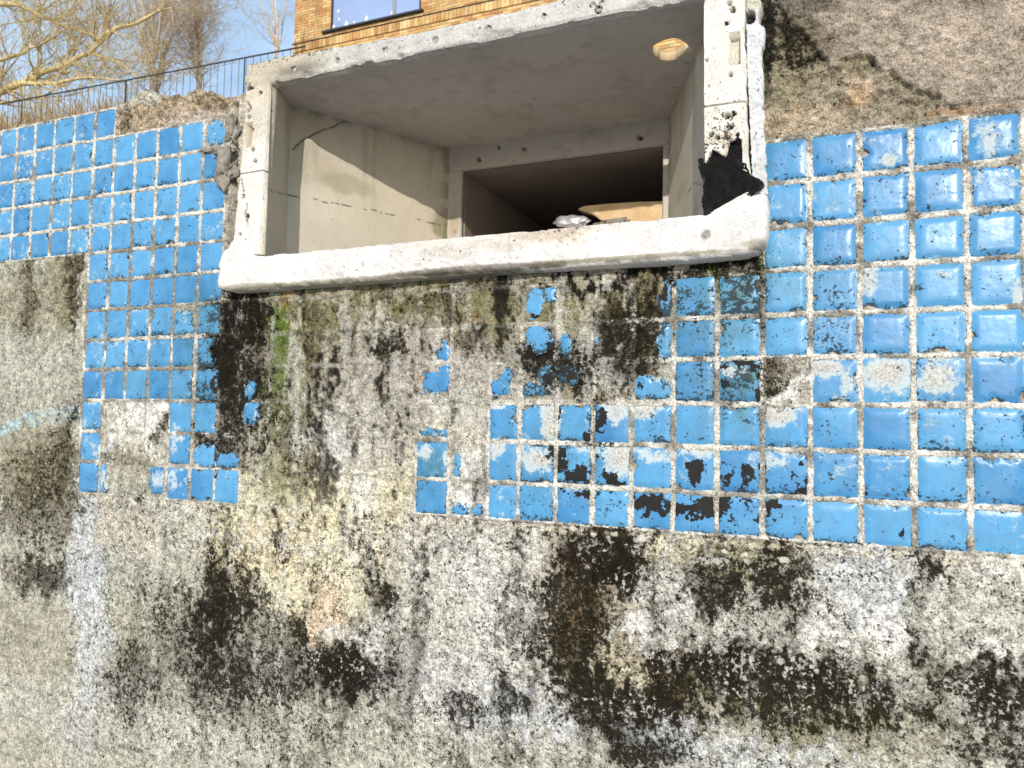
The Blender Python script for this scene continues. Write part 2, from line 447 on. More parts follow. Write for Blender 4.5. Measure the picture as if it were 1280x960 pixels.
# each entry: colour, centre px, radii px, strength
STAINS = [
 # left block beside the lower tiles
 ('olive', 45, 380, 50, 50, .55), ('olive', 85, 350, 14, 80, .6), ('brown', 36, 360, 9, 50, .55), ('pale', 40, 440, 60, 25, .35), ('brown', 60, 590, 55, 30, .6),
 ('olive', 50, 580, 60, 45, .5), ('brown', 100, 350, 8, 60, .7), ('brown', 85, 560, 14, 50, .6), ('grey', 40, 480, 60, 30, .4),
 # lower wall, left
 ('brown', 50, 640, 60, 30, .55), ('brown', 60, 720, 45, 26, .55), ('black', 60, 725, 26, 12, .5), ('olive', 40, 800, 60, 40, .3), ('pale', 60, 900, 90, 40, .3),
 ('bluewhite', 108, 690, 20, 80, .85), ('bluewhite', 118, 800, 18, 70, .6), ('bluewhite', 100, 910, 16, 50, .4), ('pale', 170, 650, 60, 40, .5), ('peach', 160, 660, 40, 20, .25),
 ('brown', 290, 720, 34, 70, .85), ('black', 262, 770, 18, 60, .75), ('brown', 215, 765, 34, 34, .36), ('olive', 180, 800, 40, 40, .3), ('black', 250, 825, 50, 34, .34),
 ('brown', 345, 800, 36, 36, .42), ('black', 330, 842, 90, 24, .36), ('black', 430, 835, 55, 24, .9), ('black', 385, 780, 14, 30, .8), ('brown', 470, 760, 18, 26, .8), ('black', 165, 860, 28, 50, .45),
 ('black', 300, 870, 60, 40, .35), ('pale', 200, 920, 120, 30, .35), ('olive', 90, 960, 200, 40, .15),
 # cream bloom and limewash under the bare bed
 ('cream', 400, 650, 95, 80, .75), ('cream', 415, 620, 60, 50, 1.), ('cream', 350, 690, 80, 45, .95), ('cream', 470, 660, 50, 60, .6), ('cream', 470, 600, 40, 40, .6), ('cream', 305, 640, 30, 30, .7), ('cream', 380, 740, 40, 30, .55),
 ('white', 447, 640, 12, 60, .8), ('peach', 408, 775, 22, 34, .75), ('white', 425, 800, 22, 14, .8), ('white', 330, 680, 110, 6, .6), ('cream', 455, 700, 30, 60, .5), ('brown', 352, 665, 6, 40, .5), ('rust', 330, 690, 40, 30, .18),
 # middle
 ('pale', 580, 700, 90, 50, .8), ('white', 610, 740, 60, 36, .55), ('pinkgrey', 540, 670, 60, 30, .5), ('brown', 478, 755, 16, 30, .8), ('white', 470, 790, 20, 30, .5), ('pale', 560, 800, 70, 60, .5),
 ('bluewhite', 580, 870, 90, 40, .5), ('bluewhite', 680, 890, 60, 30, .6), ('white', 640, 800, 40, 40, .4), ('black', 590, 885, 20, 20, .6), ('black', 640, 875, 16, 14, .6),
 ('brown', 760, 700, 70, 36, .95), ('rust', 730, 730, 60, 60, .25), ('rust', 820, 860, 60, 40, .25), ('black', 765, 715, 30, 30, .85), ('brown', 700, 770, 40, 60, .75), ('brown', 720, 800, 40, 80, .6), ('brown', 830, 870, 50, 50, .9), ('brown', 750, 870, 60, 50, .8), ('black', 785, 905, 34, 26, .7),
 ('rust', 820, 840, 40, 26, .16), ('rust', 715, 760, 26, 40, .14), ('cream', 760, 832, 30, 14, .5), ('cream', 795, 842, 16, 12, .55), ('cream', 850, 695, 60, 12, .7), ('cream', 935, 705, 30, 10, .7),
 ('white', 795, 795, 30, 12, .9), ('white', 830, 740, 40, 18, .7), ('pale', 860, 770, 50, 20, .5), ('white', 905, 810, 18, 14, .8),
 # right
 ('black', 890, 720, 26, 30, .7), ('black', 960, 730, 26, 40, .75), ('olive', 930, 700, 60, 26, .7), ('brown', 1000, 730, 26, 40, .7), ('pale', 900, 790, 60, 20, .4), ('white', 1030, 790, 40, 26, .55),
 ('black', 900, 850, 60, 36, .8), ('black', 970, 860, 70, 36, .85), ('brown', 1040, 870, 80, 36, .8), ('black', 880, 830, 50, 20, .7), ('black', 1090, 880, 60, 26, .55), ('olive', 1000, 900, 130, 40, .6),
 ('bluewhite', 1090, 740, 50, 45, .75), ('white', 1115, 795, 30, 26, .8), ('pale', 1120, 840, 26, 40, .5), ('brown', 1152, 735, 9, 30, .5), ('black', 1147, 812, 8, 34, .6), ('pale', 1220, 740, 60, 50, .55), ('white', 1265, 715, 26, 20, .8),
 ('white', 1240, 815, 40, 10, .7), ('brown', 1210, 850, 60, 24, .6), ('black', 1250, 870, 50, 30, .7), ('black', 1160, 700, 14, 14, .6), ('bluewhite', 870, 935, 90, 24, .55), ('bluewhite', 1000, 945, 60, 16, .5), ('black', 800, 945, 60, 20, .6), ('black', 1230, 930, 60, 24, .5),
 # bare tile bed under the sill
 ('olive', 560, 385, 260, 34, .8), ('olive', 430, 410, 90, 50, .7), ('olive', 600, 375, 180, 26, .8), ('brown', 640, 362, 220, 8, .55), ('olive', 400, 470, 50, 60, .55), ('olive', 390, 500, 40, 60, .55), ('olive', 370, 570, 30, 50, .5), ('pinkgrey', 520, 450, 60, 40, .6), ('pinkgrey', 440, 480, 40, 40, .5), ('pinkgrey', 470, 560, 60, 30, .6),
 ('pale', 430, 540, 60, 30, .5), ('white', 470, 410, 24, 24, .4), ('white', 385, 545, 26, 16, .5), ('bluewhite', 420, 570, 16, 24, .5), ('white', 600, 590, 26, 30, .6), ('white', 590, 630, 26, 18, .8), ('pale', 590, 520, 40, 30, .5), ('cream', 520, 600, 26, 30, .4), ('cream', 560, 540, 40, 12, .5),
 ('rust', 358, 375, 5, 26, .8), ('rust', 585, 408, 16, 5, .5), ('rust', 520, 465, 10, 12, .6),
 ('black', 300, 400, 34, 36, 1.), ('black', 275, 445, 26, 40, .95), ('black', 295, 480, 26, 40, .7), ('black', 262, 510, 12, 40, .8), ('black', 285, 550, 20, 40, .6), ('black', 272, 575, 10, 26, .7), ('brown', 320, 520, 22, 60, .7),
 ('moss', 345, 395, 10, 30, .95), ('moss', 350, 450, 14, 40, .65), ('moss', 340, 520, 20, 40, .45), ('moss', 335, 600, 14, 30, .4), ('brown', 395, 420, 10, 30, .4), ('brown', 480, 425, 26, 16, .55), ('black', 480, 432, 18, 10, .6), ('brown', 595, 430, 18, 18, .6),
 ('brown', 365, 560, 16, 50, .55), ('brown', 560, 380, 50, 8, .5), ('olive', 770, 380, 60, 36, .8), ('brown', 790, 420, 40, 36, .75), ('black', 775, 390, 30, 22, .4), ('black', 690, 445, 40, 26, .85), ('black', 735, 470, 34, 26, .85), ('black', 760, 440, 16, 30, .6),
 ('olive', 730, 520, 50, 26, .6), ('brown', 760, 530, 26, 26, .8), ('pale', 770, 470, 20, 18, .6), ('tan', 790, 505, 50, 8, .5), ('black', 800, 345, 120, 10, .95), ('black', 900, 332, 60, 16, .95), ('black', 940, 370, 12, 40, .6),
 ('olive', 925, 475, 34, 22, .85), ('moss', 905, 345, 14, 12, .9), ('moss', 955, 330, 8, 26, .9), ('brown', 950, 460, 24, 26, .7), ('white', 985, 490, 18, 30, .8), ('tan', 890, 440, 16, 14, .7),
 # cement smears over the right-hand tiles
 ('white', 1050, 458, 40, 14, .8), ('white', 1110, 465, 36, 24, .8), ('pale', 1175, 470, 36, 22, .8),
 # mortar where three columns of tiles are gone
 ('white', 175, 530, 40, 40, .75), ('white', 150, 560, 10, 50, .7), ('white', 190, 555, 10, 60, .7), ('olive', 140, 600, 8, 30, .5), ('brown', 180, 590, 8, 40, .5), ('cream', 160, 560, 40, 30, .35), ('pale', 165, 600, 40, 24, .6), ('brown', 205, 535, 5, 24, .7), ('brown', 150, 570, 26, 12, .5), ('olive', 170, 595, 30, 26, .4), ('bluewhite', 135, 555, 10, 14, .5),
 # broken render above the right-hand tiles
 ('olive', 985, 90, 40, 70, .4), ('black', 957, 40, 12, 70, .75), ('black', 1000, 10, 50, 26, .55), ('black', 985, 45, 14, 26, .6), ('brown', 1010, 60, 40, 30, .5), ('peach', 1000, 150, 60, 14, .4), ('peach', 1075, 112, 16, 16, .6), ('rust', 1070, 125, 18, 10, .35), ('olive', 1060, 90, 30, 20, .25),
 ('black', 1110, 112, 20, 3, .35), ('black', 1080, 82, 16, 3, .3), ('rust', 1200, 143, 60, 4, .5), ('black', 1150, 128, 24, 3, .35),
 # rubble on top at the left
 ('tan', 190, 150, 90, 26, .85), ('tan', 250, 130, 60, 20, .85), ('pinkgrey', 230, 145, 40, 12, .5), ('brown', 160, 150, 8, 16, .6),
]
PITS = [(60, 700, 90, 50, .55), (40, 620, 90, 40, .45), (60, 780, 80, 50, .35), (290, 850, 160, 45, .75), (430, 835, 70, 30, .9), (180, 800, 70, 60, .5), (480, 770, 60, 40, .45), (240, 700, 60, 40, .4), (300, 480, 40, 90, .75), (700, 460, 80, 40, .75), (790, 420, 60, 60, .55), (480, 430, 60, 40, .55), (400, 480, 60, 50, .4), (580, 420, 60, 40, .4),
        (760, 720, 90, 50, .75), (720, 800, 70, 60, .55), (800, 880, 110, 50, .75), (940, 740, 90, 60, .75), (970, 850, 170, 50, .8), (1150, 800, 40, 70, .5), (1230, 870, 80, 50, .65), (600, 890, 110, 30, .55), (350, 900, 140, 50, .35), (1200, 920, 150, 40, .5), (900, 940, 160, 40, .5), (900, 400, 60, 50, .6), (930, 470, 40, 30, .6), (980, 70, 50, 90, .55), (60, 580, 60, 40, .45), (50, 480, 70, 40, .25), (350, 780, 60, 40, .45), (450, 560, 120, 60, .3), (280, 560, 40, 60, .55)]
CRUST = [(880, 700, 120, 12, .75), (760, 680, 70, 8, .7), (1180, 800, 110, 60, .5), (980, 850, 190, 70, .62), (820, 790, 90, 60, .62), (760, 720, 90, 50, .5), (420, 830, 110, 40, .55), (1230, 870, 90, 60, .6), (800, 890, 120, 50, .5), (900, 760, 60, 40, .4), (560, 860, 180, 50, .45), (620, 760, 110, 60, .55), (350, 840, 110, 50, .35), (110, 720, 30, 120, .5), (430, 680, 90, 70, .45), (600, 600, 60, 50, .5), (1080, 760, 60, 90, .5), (60, 900, 120, 60, .35), (730, 450, 80, 40, .35), (1000, 700, 200, 6, .6), (170, 550, 50, 60, .45), (450, 540, 60, 60, .3), (950, 500, 40, 40, .5), (860, 935, 120, 30, .5), (1090, 465, 90, 26, .6), (790, 690, 120, 10, .55), (310, 650, 80, 50, .3)]

# ------------------------------------------------------------------ tile layout
ROW_L = {-9: 0.0, -8: .017, -7: .023, -6: .016, -5: .025, -4: -.012, -3: -.037, -2: -.057, -1: -.041, 0: -.04, 1: -.003, 2: .027, 3: .048, 4: .132}
ROW_R = {-5: -.03, -4: -.023, -3: -.015, -2: -.023, -1: -.009, 0: -.048, 1: -.016, 2: -.012, 3: .038, 4: .001}
COL_O = {-8: -.05, -7: -.02, -6: 0., -5: -.09, -4: -.07, -3: -.03, -2: -.02, 13: .087, 12: .05, 14: .20, 15: .082, 16: .084, 17: .042, 23: .003, 24: .016, 25: .025, 26: .03}

def joint(c, r):
    a = ROW_L.get(r, 0.0); b = ROW_R.get(r, a)
    t = min(max((c - 6) / 6.0, 0), 1)
    lean = -0.0 * r
    return c + COL_O.get(c, 0.0) + lean, r + a + (b - a) * t

TILES = set()
for r in range(-9, -4):
    for c in range(-8, 5):
        if r == -9 and c > -1: continue
        TILES.add((c, r))
for r in range(-4, 4):
    for c in range(-1, 5):
        TILES.add((c, r))
for r in range(-5, 4):
    for c in range(21, 27):
        TILES.add((c, r))
for r in range(-2, 4):
    for c in range(12, 21):
        TILES.add((c, r))
TILES.add((5, 2)); TILES.add((5, 3)); TILES.add((6, 0)); TILES.add((6, 1)); TILES.add((5, 1))
GONE = [(0, 1), (1, 1), (2, 1), (0, 2), (1, 2), (2, 2), (1, 3), (13, 1), (13, 0), (21, 0), (12, -2), (13, -2), (14, -2), (13, -1), (14, -1), (5, 1), (16, -2)]
for g in GONE: TILES.discard(g)
# broken tiles: what is left of each, as ellipses (cx, cy, rx, ry) or boxes ('b', x0, y0, x1, y1) in photograph pixels
BROKEN = {
 (4, -8): [(274, 169, 12, 17)], (4, -7): [(262, 210, 13, 20)],
 (3, -2): [('b', 222, 392, 243, 425), ('b', 218, 402, 250, 425)], (4, -1): [('b', 250, 424, 266, 460)], (4, 0): [('b', 246, 463, 272, 500)],
 (6, 0): [(314, 489, 6, 10)], (5, 1): [], (6, 1): [(302, 515, 9, 14), (316, 513, 8, 13)],
 (4, 2): [(262, 570, 18, 14)], (5, 2): [(287, 577, 12, 9)], (0, 3): [('b', 122, 582, 134, 615)], (2, 3): [(199, 600, 7, 18)],
 (3, 2): [('b', 211, 543, 240, 580)],
 (12, 3): [('b', 525, 600, 562, 646)], (13, 3): [(576, 640, 12, 9), (598, 638, 6, 5)], (12, 2): [('b', 530, 556, 562, 595), (528, 585, 8, 18)], (13, 2): [(571, 588, 5, 14)],
 (14, 2): [(628, 586, 22, 16), (638, 566, 10, 12)], (15, 2): [(672, 562, 16, 8), (672, 592, 26, 8)], (16, 2): [(712, 580, 9, 18), (734, 575, 8, 24)], (17, 2): [(752, 586, 10, 22), (778, 590, 9, 16)],
 (16, 3): [('b', 697, 611, 742, 658)],
 (12, 1): [('b', 528, 538, 561, 548)], (14, 1): [('b', 613, 509, 649, 549)], (15, 1): [('b', 653, 508, 679, 549)], (16, 1): [(702, 520, 6, 20), (727, 530, 14, 22)], (17, 1): [(752, 542, 10, 8), (783, 532, 6, 18)],
 (18, 1): [('b', 802, 506, 842, 555), (812, 535, 22, 18)], (21, 1): [(998, 525, 20, 24), (970, 540, 22, 14)],
 (12, 0): [(540, 477, 8, 12), (557, 472, 9, 15)], (14, 0): [(634, 474, 7, 10), (624, 484, 13, 9)], (15, 0): [(668, 488, 16, 6), (684, 470, 8, 14)], (16, 0): [(712, 468, 10, 10), (697, 476, 5, 16)], (17, 0): [(734, 464, 8, 12), (730, 476, 5, 10)],
 (18, 0): [(806, 485, 14, 13), (826, 488, 18, 12)], (20, 0): [(925, 492, 26, 9), (938, 480, 7, 10)], (22, 0): [(1044, 488, 30, 20)], (23, 0): [(1128, 495, 12, 10)], (24, 0): [(1150, 470, 6, 22)],
 (12, -1): [(558, 442, 8, 11)], (15, -1): [(673, 418, 12, 20), (684, 432, 8, 8)], (16, -1): [(706, 433, 7, 10)], (17, -1): [(740, 424, 5, 8)], (18, -1): [(834, 425, 9, 26)],
 (15, -2): [(670, 379, 10, 17), (689, 366, 5, 7)], (17, -2): [(736, 368, 6, 10), (737, 386, 5, 14)], (18, -2): [(835, 376, 8, 22)],
 (25, -4): [('b', 1214, 212, 1290, 264)],
}
for k in [(22, 0), (23, 0), (24, 0), (12, 2), (14, 2), (15, 2), (16, 2), (17, 2), (14, 1), (15, 1), (16, 1), (17, 1), (18, 1), (21, 1), (16, 3), (12, 3), (20, 0)]:
    BROKEN.pop(k, None)        # still in place under lime and grime
for k in [k for k, v in BROKEN.items() if not v]:
    TILES.discard(k)
for k in BROKEN: 
    if BROKEN[k]: TILES.add(k)

# ------------------------------------------------------------------ the wall mesh
WALL = thing('tiled_wall', 'weathered concrete wall with rows of chipped blue glazed tiles', 'wall')
HX0, HX1, HR1 = 5.72, 20.80, -2.95        # opening for the hatch
xs = [np.arange(-60, -9, 1.5), [-9]]
x = -8.6
dense = []
while x < 27.2:
    dense.append(x)
    x += 0.052 - 0.024 * min(max((x + 8) / 34, 0), 1)
xs = np.concatenate([np.arange(-60, -9.0, 1.5), np.array(dense), np.arange(27.6, 75, 1.5)])
rs = np.concatenate([np.arange(-17, -10.6, 0.25), np.arange(-10.5, 9.0, 0.033), np.arange(9.0, 14.2, 0.045), np.arange(14.4, 18.0, 0.4)])
XX, RR = np.meshgrid(xs, rs)
X = XX.ravel(); r = RR.ravel()
N = len(X)
# profile of the top edge
tp = [at(q[0], q[1]) for q in ((150, 131), (165, 122), (185, 116), (205, 113), (225, 118), (240, 112), (262, 117), (285, 119), (305, 123))]
topr = np.where(X < 0.02, -9.03, -9.3)
inm = (X >= 0.02) & (X < 5.8)
topr = np.where(inm, np.interp(X, [q[0] for q in tp], [q[1] for q in tp]) - (fbm(X * 2.2, X * 0 + 3, 3, 4) - 0.5) * 0.5, topr)
topr = np.where(X >= 20.6, -12.4 - (fbm(X * 1.2, X * 0, 3, 8) - .5) * 0.8, topr)
over = np.maximum(topr - r, 0)
re = np.maximum(r, topr)
# nearest tile cell and whether the spot lies in the tiled field
cf = np.floor(X).astype(int); rf = np.floor(re).astype(int)
jc = np.array([c + COL_O.get(c, 0.) for c in range(-20, 60)])
ci = np.clip(np.searchsorted(jc, X, side='right') - 1, 0, len(jc) - 2)
cidx = ci - 20
t_lr = np.clip((X - 6) / 6, 0, 1)
rw = np.zeros((40, N), dtype=np.float32) if False else None
rowoffL = np.array([ROW_L.get(k, 0.) for k in range(-20, 30)]); rowoffR = np.array([ROW_R.get(k, ROW_L.get(k, 0.)) for k in range(-20, 30)])
rk = np.round(re).astype(int)
ro = rowoffL[np.clip(rk + 20, 0, 49)] * (1 - t_lr) + rowoffR[np.clip(rk + 20, 0, 49)] * t_lr
drow = re - (rk + ro)                      # signed distance to the nearest row joint
ridx = np.where(drow >= 0, rk, rk - 1)
dcol = np.minimum(X - jc[ci], jc[ci + 1] - X)
wobx = (fbm(X * 5, re * 5, 2, 31) - .5) * 0.05
gw = 0.045 + (fbm(X * 1.5, re * 1.5, 2, 77) - .5) * 0.03
gl = np.maximum(1 - sstep(gw, gw + 0.05, np.abs(dcol + wobx)), 1 - sstep(gw, gw + 0.05, np.abs(drow + wobx)))
field = (((X > -9) & (X < 5.2) & (re < -4.0 + ROW_L[-4])) | ((X > -1.03) & (X < 12.1) & (re < 4.13 - 0.0 * X) & (re >= -4.05)) | ((X >= 12.0) & (X < 27.3) & (re < 4.03)))
field &= ~((X > 20.8) & (re < -5.06)) & ~((X >= 0.05) & (X < 5.5) & (re < -8.0)) & ~((X < 0.05) & (re < -9.05))
live = np.zeros(N, dtype=bool)
tset = {}
key = (cidx + 50) * 200 + (ridx + 50)
good = np.array([(c + 50) * 200 + (q + 50) for (c, q) in TILES if (c, q) not in BROKEN])
near = np.array([(c + 50) * 200 + (q + 50) for (c, q) in TILES])
whole = np.isin(key, good)
anyt = np.isin(key, near)

n1 = fbm(X * 1.1, re * 1.1, 5, 1); n2 = fbm(X * 4.3, re * 4.3, 4, 2); n3 = fbm(X * 13, re * 13, 3, 5)
h = np.full(N, 0.055)
h += (n1 - .5) * 0.06 + (n2 - .5) * 0.07 + (n3 - .5) * 0.035
bed = 0.012 + (n2 - .5) * 0.055 + (n3 - .5) * 0.03
ruin = np.where(whole, 1.0, np.where(anyt, 0.75, 0.35 + 0.9 * (fbm(X * .7, re * .7, 3, 66) - .5)))
ruin = np.clip(ruin, 0, 1)
hb = bed + gl * ruin * (0.072 + (n3 - .5) * 0.02)
hb = np.where(~whole, np.maximum(hb, hb * .4 + 0.036) + 0.010 + (n2 - .5) * .05 + (n3 - .5) * .03, hb)
h = np.where(field, hb, h)
ledr = -2.62 + (fbm(X * .9, X * 0 + 5, 3, 68) - .5) * .16
led = sstep(5.8, 6.6, X) * sstep(18.2, 16.5, X) * (1 - sstep(.0, .05, re - ledr + (n2 - .5) * .12)) * field
h = h + led * (0.09 + (n2 - .5) * .16 + (n3 - .5) * .05)
led2 = sstep(5.8, 6.6, X) * sstep(14.2, 12.5, X) * (1 - sstep(.0, .04, np.abs(re - ledr - .22) - .03)) * sstep(.45, .6, n1 + .05)
h = h + led2 * .03 * field
# the left block stands a little forward, with a rounded arris
lb = (X < -1.03) & (re > -3.95)
h = np.where(lb, 0.075 + (n1 - .5) * 0.06 + (n2 - .5) * 0.05 + (n3 - .5) * 0.03 - 0.05 * sstep(-1.18, -1.03, X), h)
# lower wall: crumbly below the tiles
lw = (re > 4.08)
crumb = 0.09 * (1 - sstep(4.05, 4.6, re)) * (n2 - 0.35)
h = np.where(lw, h + crumb, h)
pitf = sstep(0.60, 0.72, n2) * sstep(4.2, 5.5, re)
h = h - pitf * 0.05
# render above the right-hand tiles, a broken outer coat over a rougher inner one
ur = (X > 20.7) & (re < -5.04)
edge = np.interp(X, [20.8, at(985, 60)[0], at(1040, 95)[0], at(1075, 72)[0], at(1100, 90)[0], at(1180, 128)[0], at(1290, 150)[0]],
                 [-9.9, at(985, 30)[1], at(1035, 88)[1], at(1075, 70)[1], at(1100, 92)[1], at(1180, 132)[1], at(1290, 160)[1]]) + (n2 - .5) * 0.45
outer = sstep(-0.05, 0.07, edge - re)
hu = 0.06 + (n1 - .5) * 0.32 + (n2 - .5) * 0.30 + (n3 - .5) * 0.12
ho = 0.20 + (n1 - .5) * 0.30 + (n2 - .5) * .10 + (fbm(X * 7, re * 12, 3, 41) - .5) * 0.11
hur = hu * (1 - outer) + ho * outer
hur = np.where(np.abs(re + 5.1) < 0.14, np.minimum(hur, 0.11 + (n3 - .5) * 0.05), hur)
hur -= 0.35 * (1 - sstep(0.02, 0.30, np.abs(X - (20.98 + (fbm(re * 1.3, re * 0, 3, 6) - .5) * .35)))) * sstep(-5.4, -6.2, re)
h = np.where(ur, hur, h)
# rubble at the top left
rb = (X > 0.0) & (X < 5.75) & (re < -8.03)
hrb = -0.05 + (n1 - .5) * 0.5 + (n2 - .5) * 0.35 + (n3 - .5) * 0.1
hrb = np.minimum(hrb, 0.10)
h = np.where(rb, hrb, h)
# gap between the tiles and the hatch's left upright
gapx = 5.12 + (fbm(re * 1.1, re * 0 + 2, 3, 15) - .5) * 0.22
gap = (re < -3.9) & (re > -8.4) & (X > 4.2) & (X < 5.95)
h = np.where(gap & (X > gapx), np.where(X > gapx + 0.2, -0.02 + (n2 - .5) * 0.1, -0.75), h)
# coarse outer parts of the sheet stay calm
h = np.where((X < -8.8) | (X > 27.3), 0.05, h)

# colours
col = np.empty((N, 3)); col[:] = np.array(PAL['grey']) * 1.30
col *= (0.80 + 0.45 * fbm(X * .9, re * .9, 4, 21))[:, None]
m = np.where(field, 1.0, 0)
bedc = np.array((0.34, 0.315, 0.262)) * (0.75 + 0.5 * n2)[:, None]
col = np.where(field[:, None], bedc, col)
uc = np.array((0.335, 0.28, 0.225)) * outer[:, None] + np.array((0.30, 0.255, 0.19)) * (1 - outer)[:, None]
uc = uc * (0.7 + .6 * n1)[:, None] * (0.75 + .5 * n2)[:, None]
col = np.where(ur[:, None], uc, col)
nst = fbm(X * 2.6, re * 2.6, 4, 51); nst2 = fbm(X * 7.5, re * 7.5, 3, 52); nst3 = fbm(X * 15, re * 15, 2, 53)
# stain edges are torn at several scales and drawn out downwards
Xw = X + (fbm(X * .9, re * .9, 3, 61) - .5) * 1.1 + (fbm(X * 3.3, re * 3.3, 3, 62) - .5) * .55 + (fbm(X * 11, re * 11, 2, 63) - .5) * .22
rw_ = re + (fbm(X * 1.1 + 9, re * 1.1, 3, 64) - .5) * 1.0 + (fbm(X * 5.5, re * 1.2, 3, 65) - .5) * 1.0 + (fbm(X * 12, re * 9, 2, 66) - .5) * .3
def unif(q):
    return np.clip((q - .5) * 2.1 + .5, 0, 1)
HF = [unif(fbm(X * 7 + 3 * i, re * 6 - 5 * i, 4, 70 + i, .72)) for i in range(3)]
HFI = dict(black=0, brown=0, olive=1, moss=1, rust=1, white=2, pale=2, bluewhite=2, cream=1, peach=1, pinkgrey=1, tan=1, grey=2, cyan=2)
nn = (nst - .5) * 1.5 + (nst2 - .5) * 1.3
crumble = np.zeros(N)
def lay(k, c, sel):
    col[sel] = col[sel] * (1 - k)[:, None] + np.array(PAL[c]) * k[:, None]
for (c, cx, cy, rx, ry, s) in STAINS:
    if cy < 340 and (cx > 940 or cx < 310):
        f = blob(X + (nst2 - .5) * .2, re + (nst - .5) * .3, cx, cy, rx * 1.1, ry * 1.1)
    else:
        f = blob(Xw, rw_, cx, cy, rx * 1.3, ry * 1.4)
    sel = f > 0.03
    q = HF[HFI.get(c, 0)][sel]
    k = s * (0.72 * sstep(0, .22, f[sel] - (.16 + .62 * q)) + .28 * sstep(.1, .7, f[sel]))
    lay(k, c, sel)
    if c in ('black', 'brown'): crumble[sel] = np.maximum(crumble[sel], k)
    elif c in ('white', 'cream', 'bluewhite', 'pale', 'peach'): crumble[sel] *= (1 - k)
# long runs of water staining below the sill and down the wall
runx = fbm(X * 2.0 + (nst - .5) * .8, re * .34 + 3, 4, 171, .6); runy = fbm(X * 2.6 + 40 + (nst - .5) * .6, re * .36, 4, 173, .6)
span = sstep(4.4, 6.2, X) * sstep(21.2, 19.5, X) * sstep(-2.75, -2.4, re) * (1 - .75 * sstep(1.5, 7.5, re)) * ~whole
low_ = sstep(4.0, 4.6, re) * (1 - .6 * sstep(8, 13, re)) * sstep(-1.2, 2, X)
k = np.clip(sstep(.50, .72, runx + (HF[0] - .5) * .26) * (.8 * span + .22 * low_), 0, 1)
alls = np.ones(N, dtype=bool)
lay(k * .8, 'brown', alls)
k2 = np.clip(sstep(.60, .76, runx + (HF[0] - .5) * .34) * (.85 * span + .16 * low_), 0, 1)
lay(k2, 'black', alls)
k3 = np.clip(sstep(.54, .70, runy + (HF[2] - .5) * .3) * (.5 * span + .4 * low_), 0, 1)
lay(k3, 'pale', alls)
crumble = np.maximum(crumble * (1 - k3), k * .5)
h = h - np.where(ur | rb, .3, 1) * crumble * (0.012 + 0.075 * sstep(.42, .62, n2) + .05 * sstep(.5, .7, n3)) * np.where(whole, .2, 1)
# grime caught along the ghost courses of the lost tiles
kj = np.where(field & ~whole, 1 - sstep(.015, .06, np.abs(drow + wobx * 1.6)), 0) * sstep(.40, .62, fbm(X * 2.4, re * 2.4, 3, 181)) * .6
lay(kj, 'brown', alls)
kj = np.where(field & ~whole, 1 - sstep(.01, .05, np.abs(dcol + wobx * 1.6)), 0) * sstep(.5, .66, fbm(X * 2.4 + 9, re * 2.4, 3, 182)) * .5
lay(kj, 'brown', alls)
# blue paint smear across the left block
sm = at(0, 538), at(40, 522), at(104, 516)
yy = np.interp(X, [q[0] for q in sm], [q[1] for q in sm])
k = (1 - sstep(0.12, 0.34, np.abs(re - yy + (nst - .5) * .3))) * ((X < -1.0) & (X > -5.5)) * sstep(.42, .58, nst2 + .08) * 0.85 * (0.55 + 0.45 * sstep(-2.2, -3.4, X))
col = col * (1 - k)[:, None] + np.array(PAL['cyan']) * k[:, None]
# grout of the standing tiles: whitish cement, dirtier where it is old
gcol = np.array((0.64, 0.61, 0.55)) * (0.72 + 0.5 * n3)[:, None]
gd = sstep(0.44, 0.62, fbm(X * 2.2, re * 2.2, 4, 91) - .03 + 0.16 * blob(X, re, 190, 420, 130, 110) - .05 * (X < 5) * (re < -4) + (nst3 - .5) * .25)
gcol = gcol * (1 - gd * 0.72)[:, None] + np.array((0.09, 0.078, 0.055)) * (gd * 0.72)[:, None]
gk = np.where(field, gl, 0) * np.where(whole, 0.92, np.where(anyt, 0.6, 0.26 + .5 * (fbm(X * .9, re * .9, 3, 67) - .5)))
# grout next to the black stain of the sill stays black
blk = np.zeros(N)
for q in ((300, 400, 40, 60), (275, 480, 30, 60), (860, 340, 100, 16), (700, 455, 60, 30), (860, 620, 80, 22), (760, 440, 20, 40), (930, 380, 50, 40)):
    blk = np.maximum(blk, blob(X, re, *q))
gk = gk * (1 - 0.75 * sstep(.3, .7, blk + nn * .3))
col = col * (1 - gk)[:, None] + gcol * gk[:, None]
# strip of cream plaster beside the left upright, dark earth in the gap
pl = gap & (X > gapx + 0.2)
col = np.where(pl[:, None], np.array((0.50, 0.45, 0.36)) * (0.7 + .5 * n2)[:, None], col)
# pale edge of cement below the last row of tiles
le = np.exp(-((re - 4.14) / 0.07) ** 2) * sstep(.35, .55, n2) * ((X > -1) & (X < 27)) * 0.6
col = col * (1 - le)[:, None] + np.array((0.62, 0.55, 0.42)) * le[:, None]
col = np.clip(col, 0.006, 0.8)

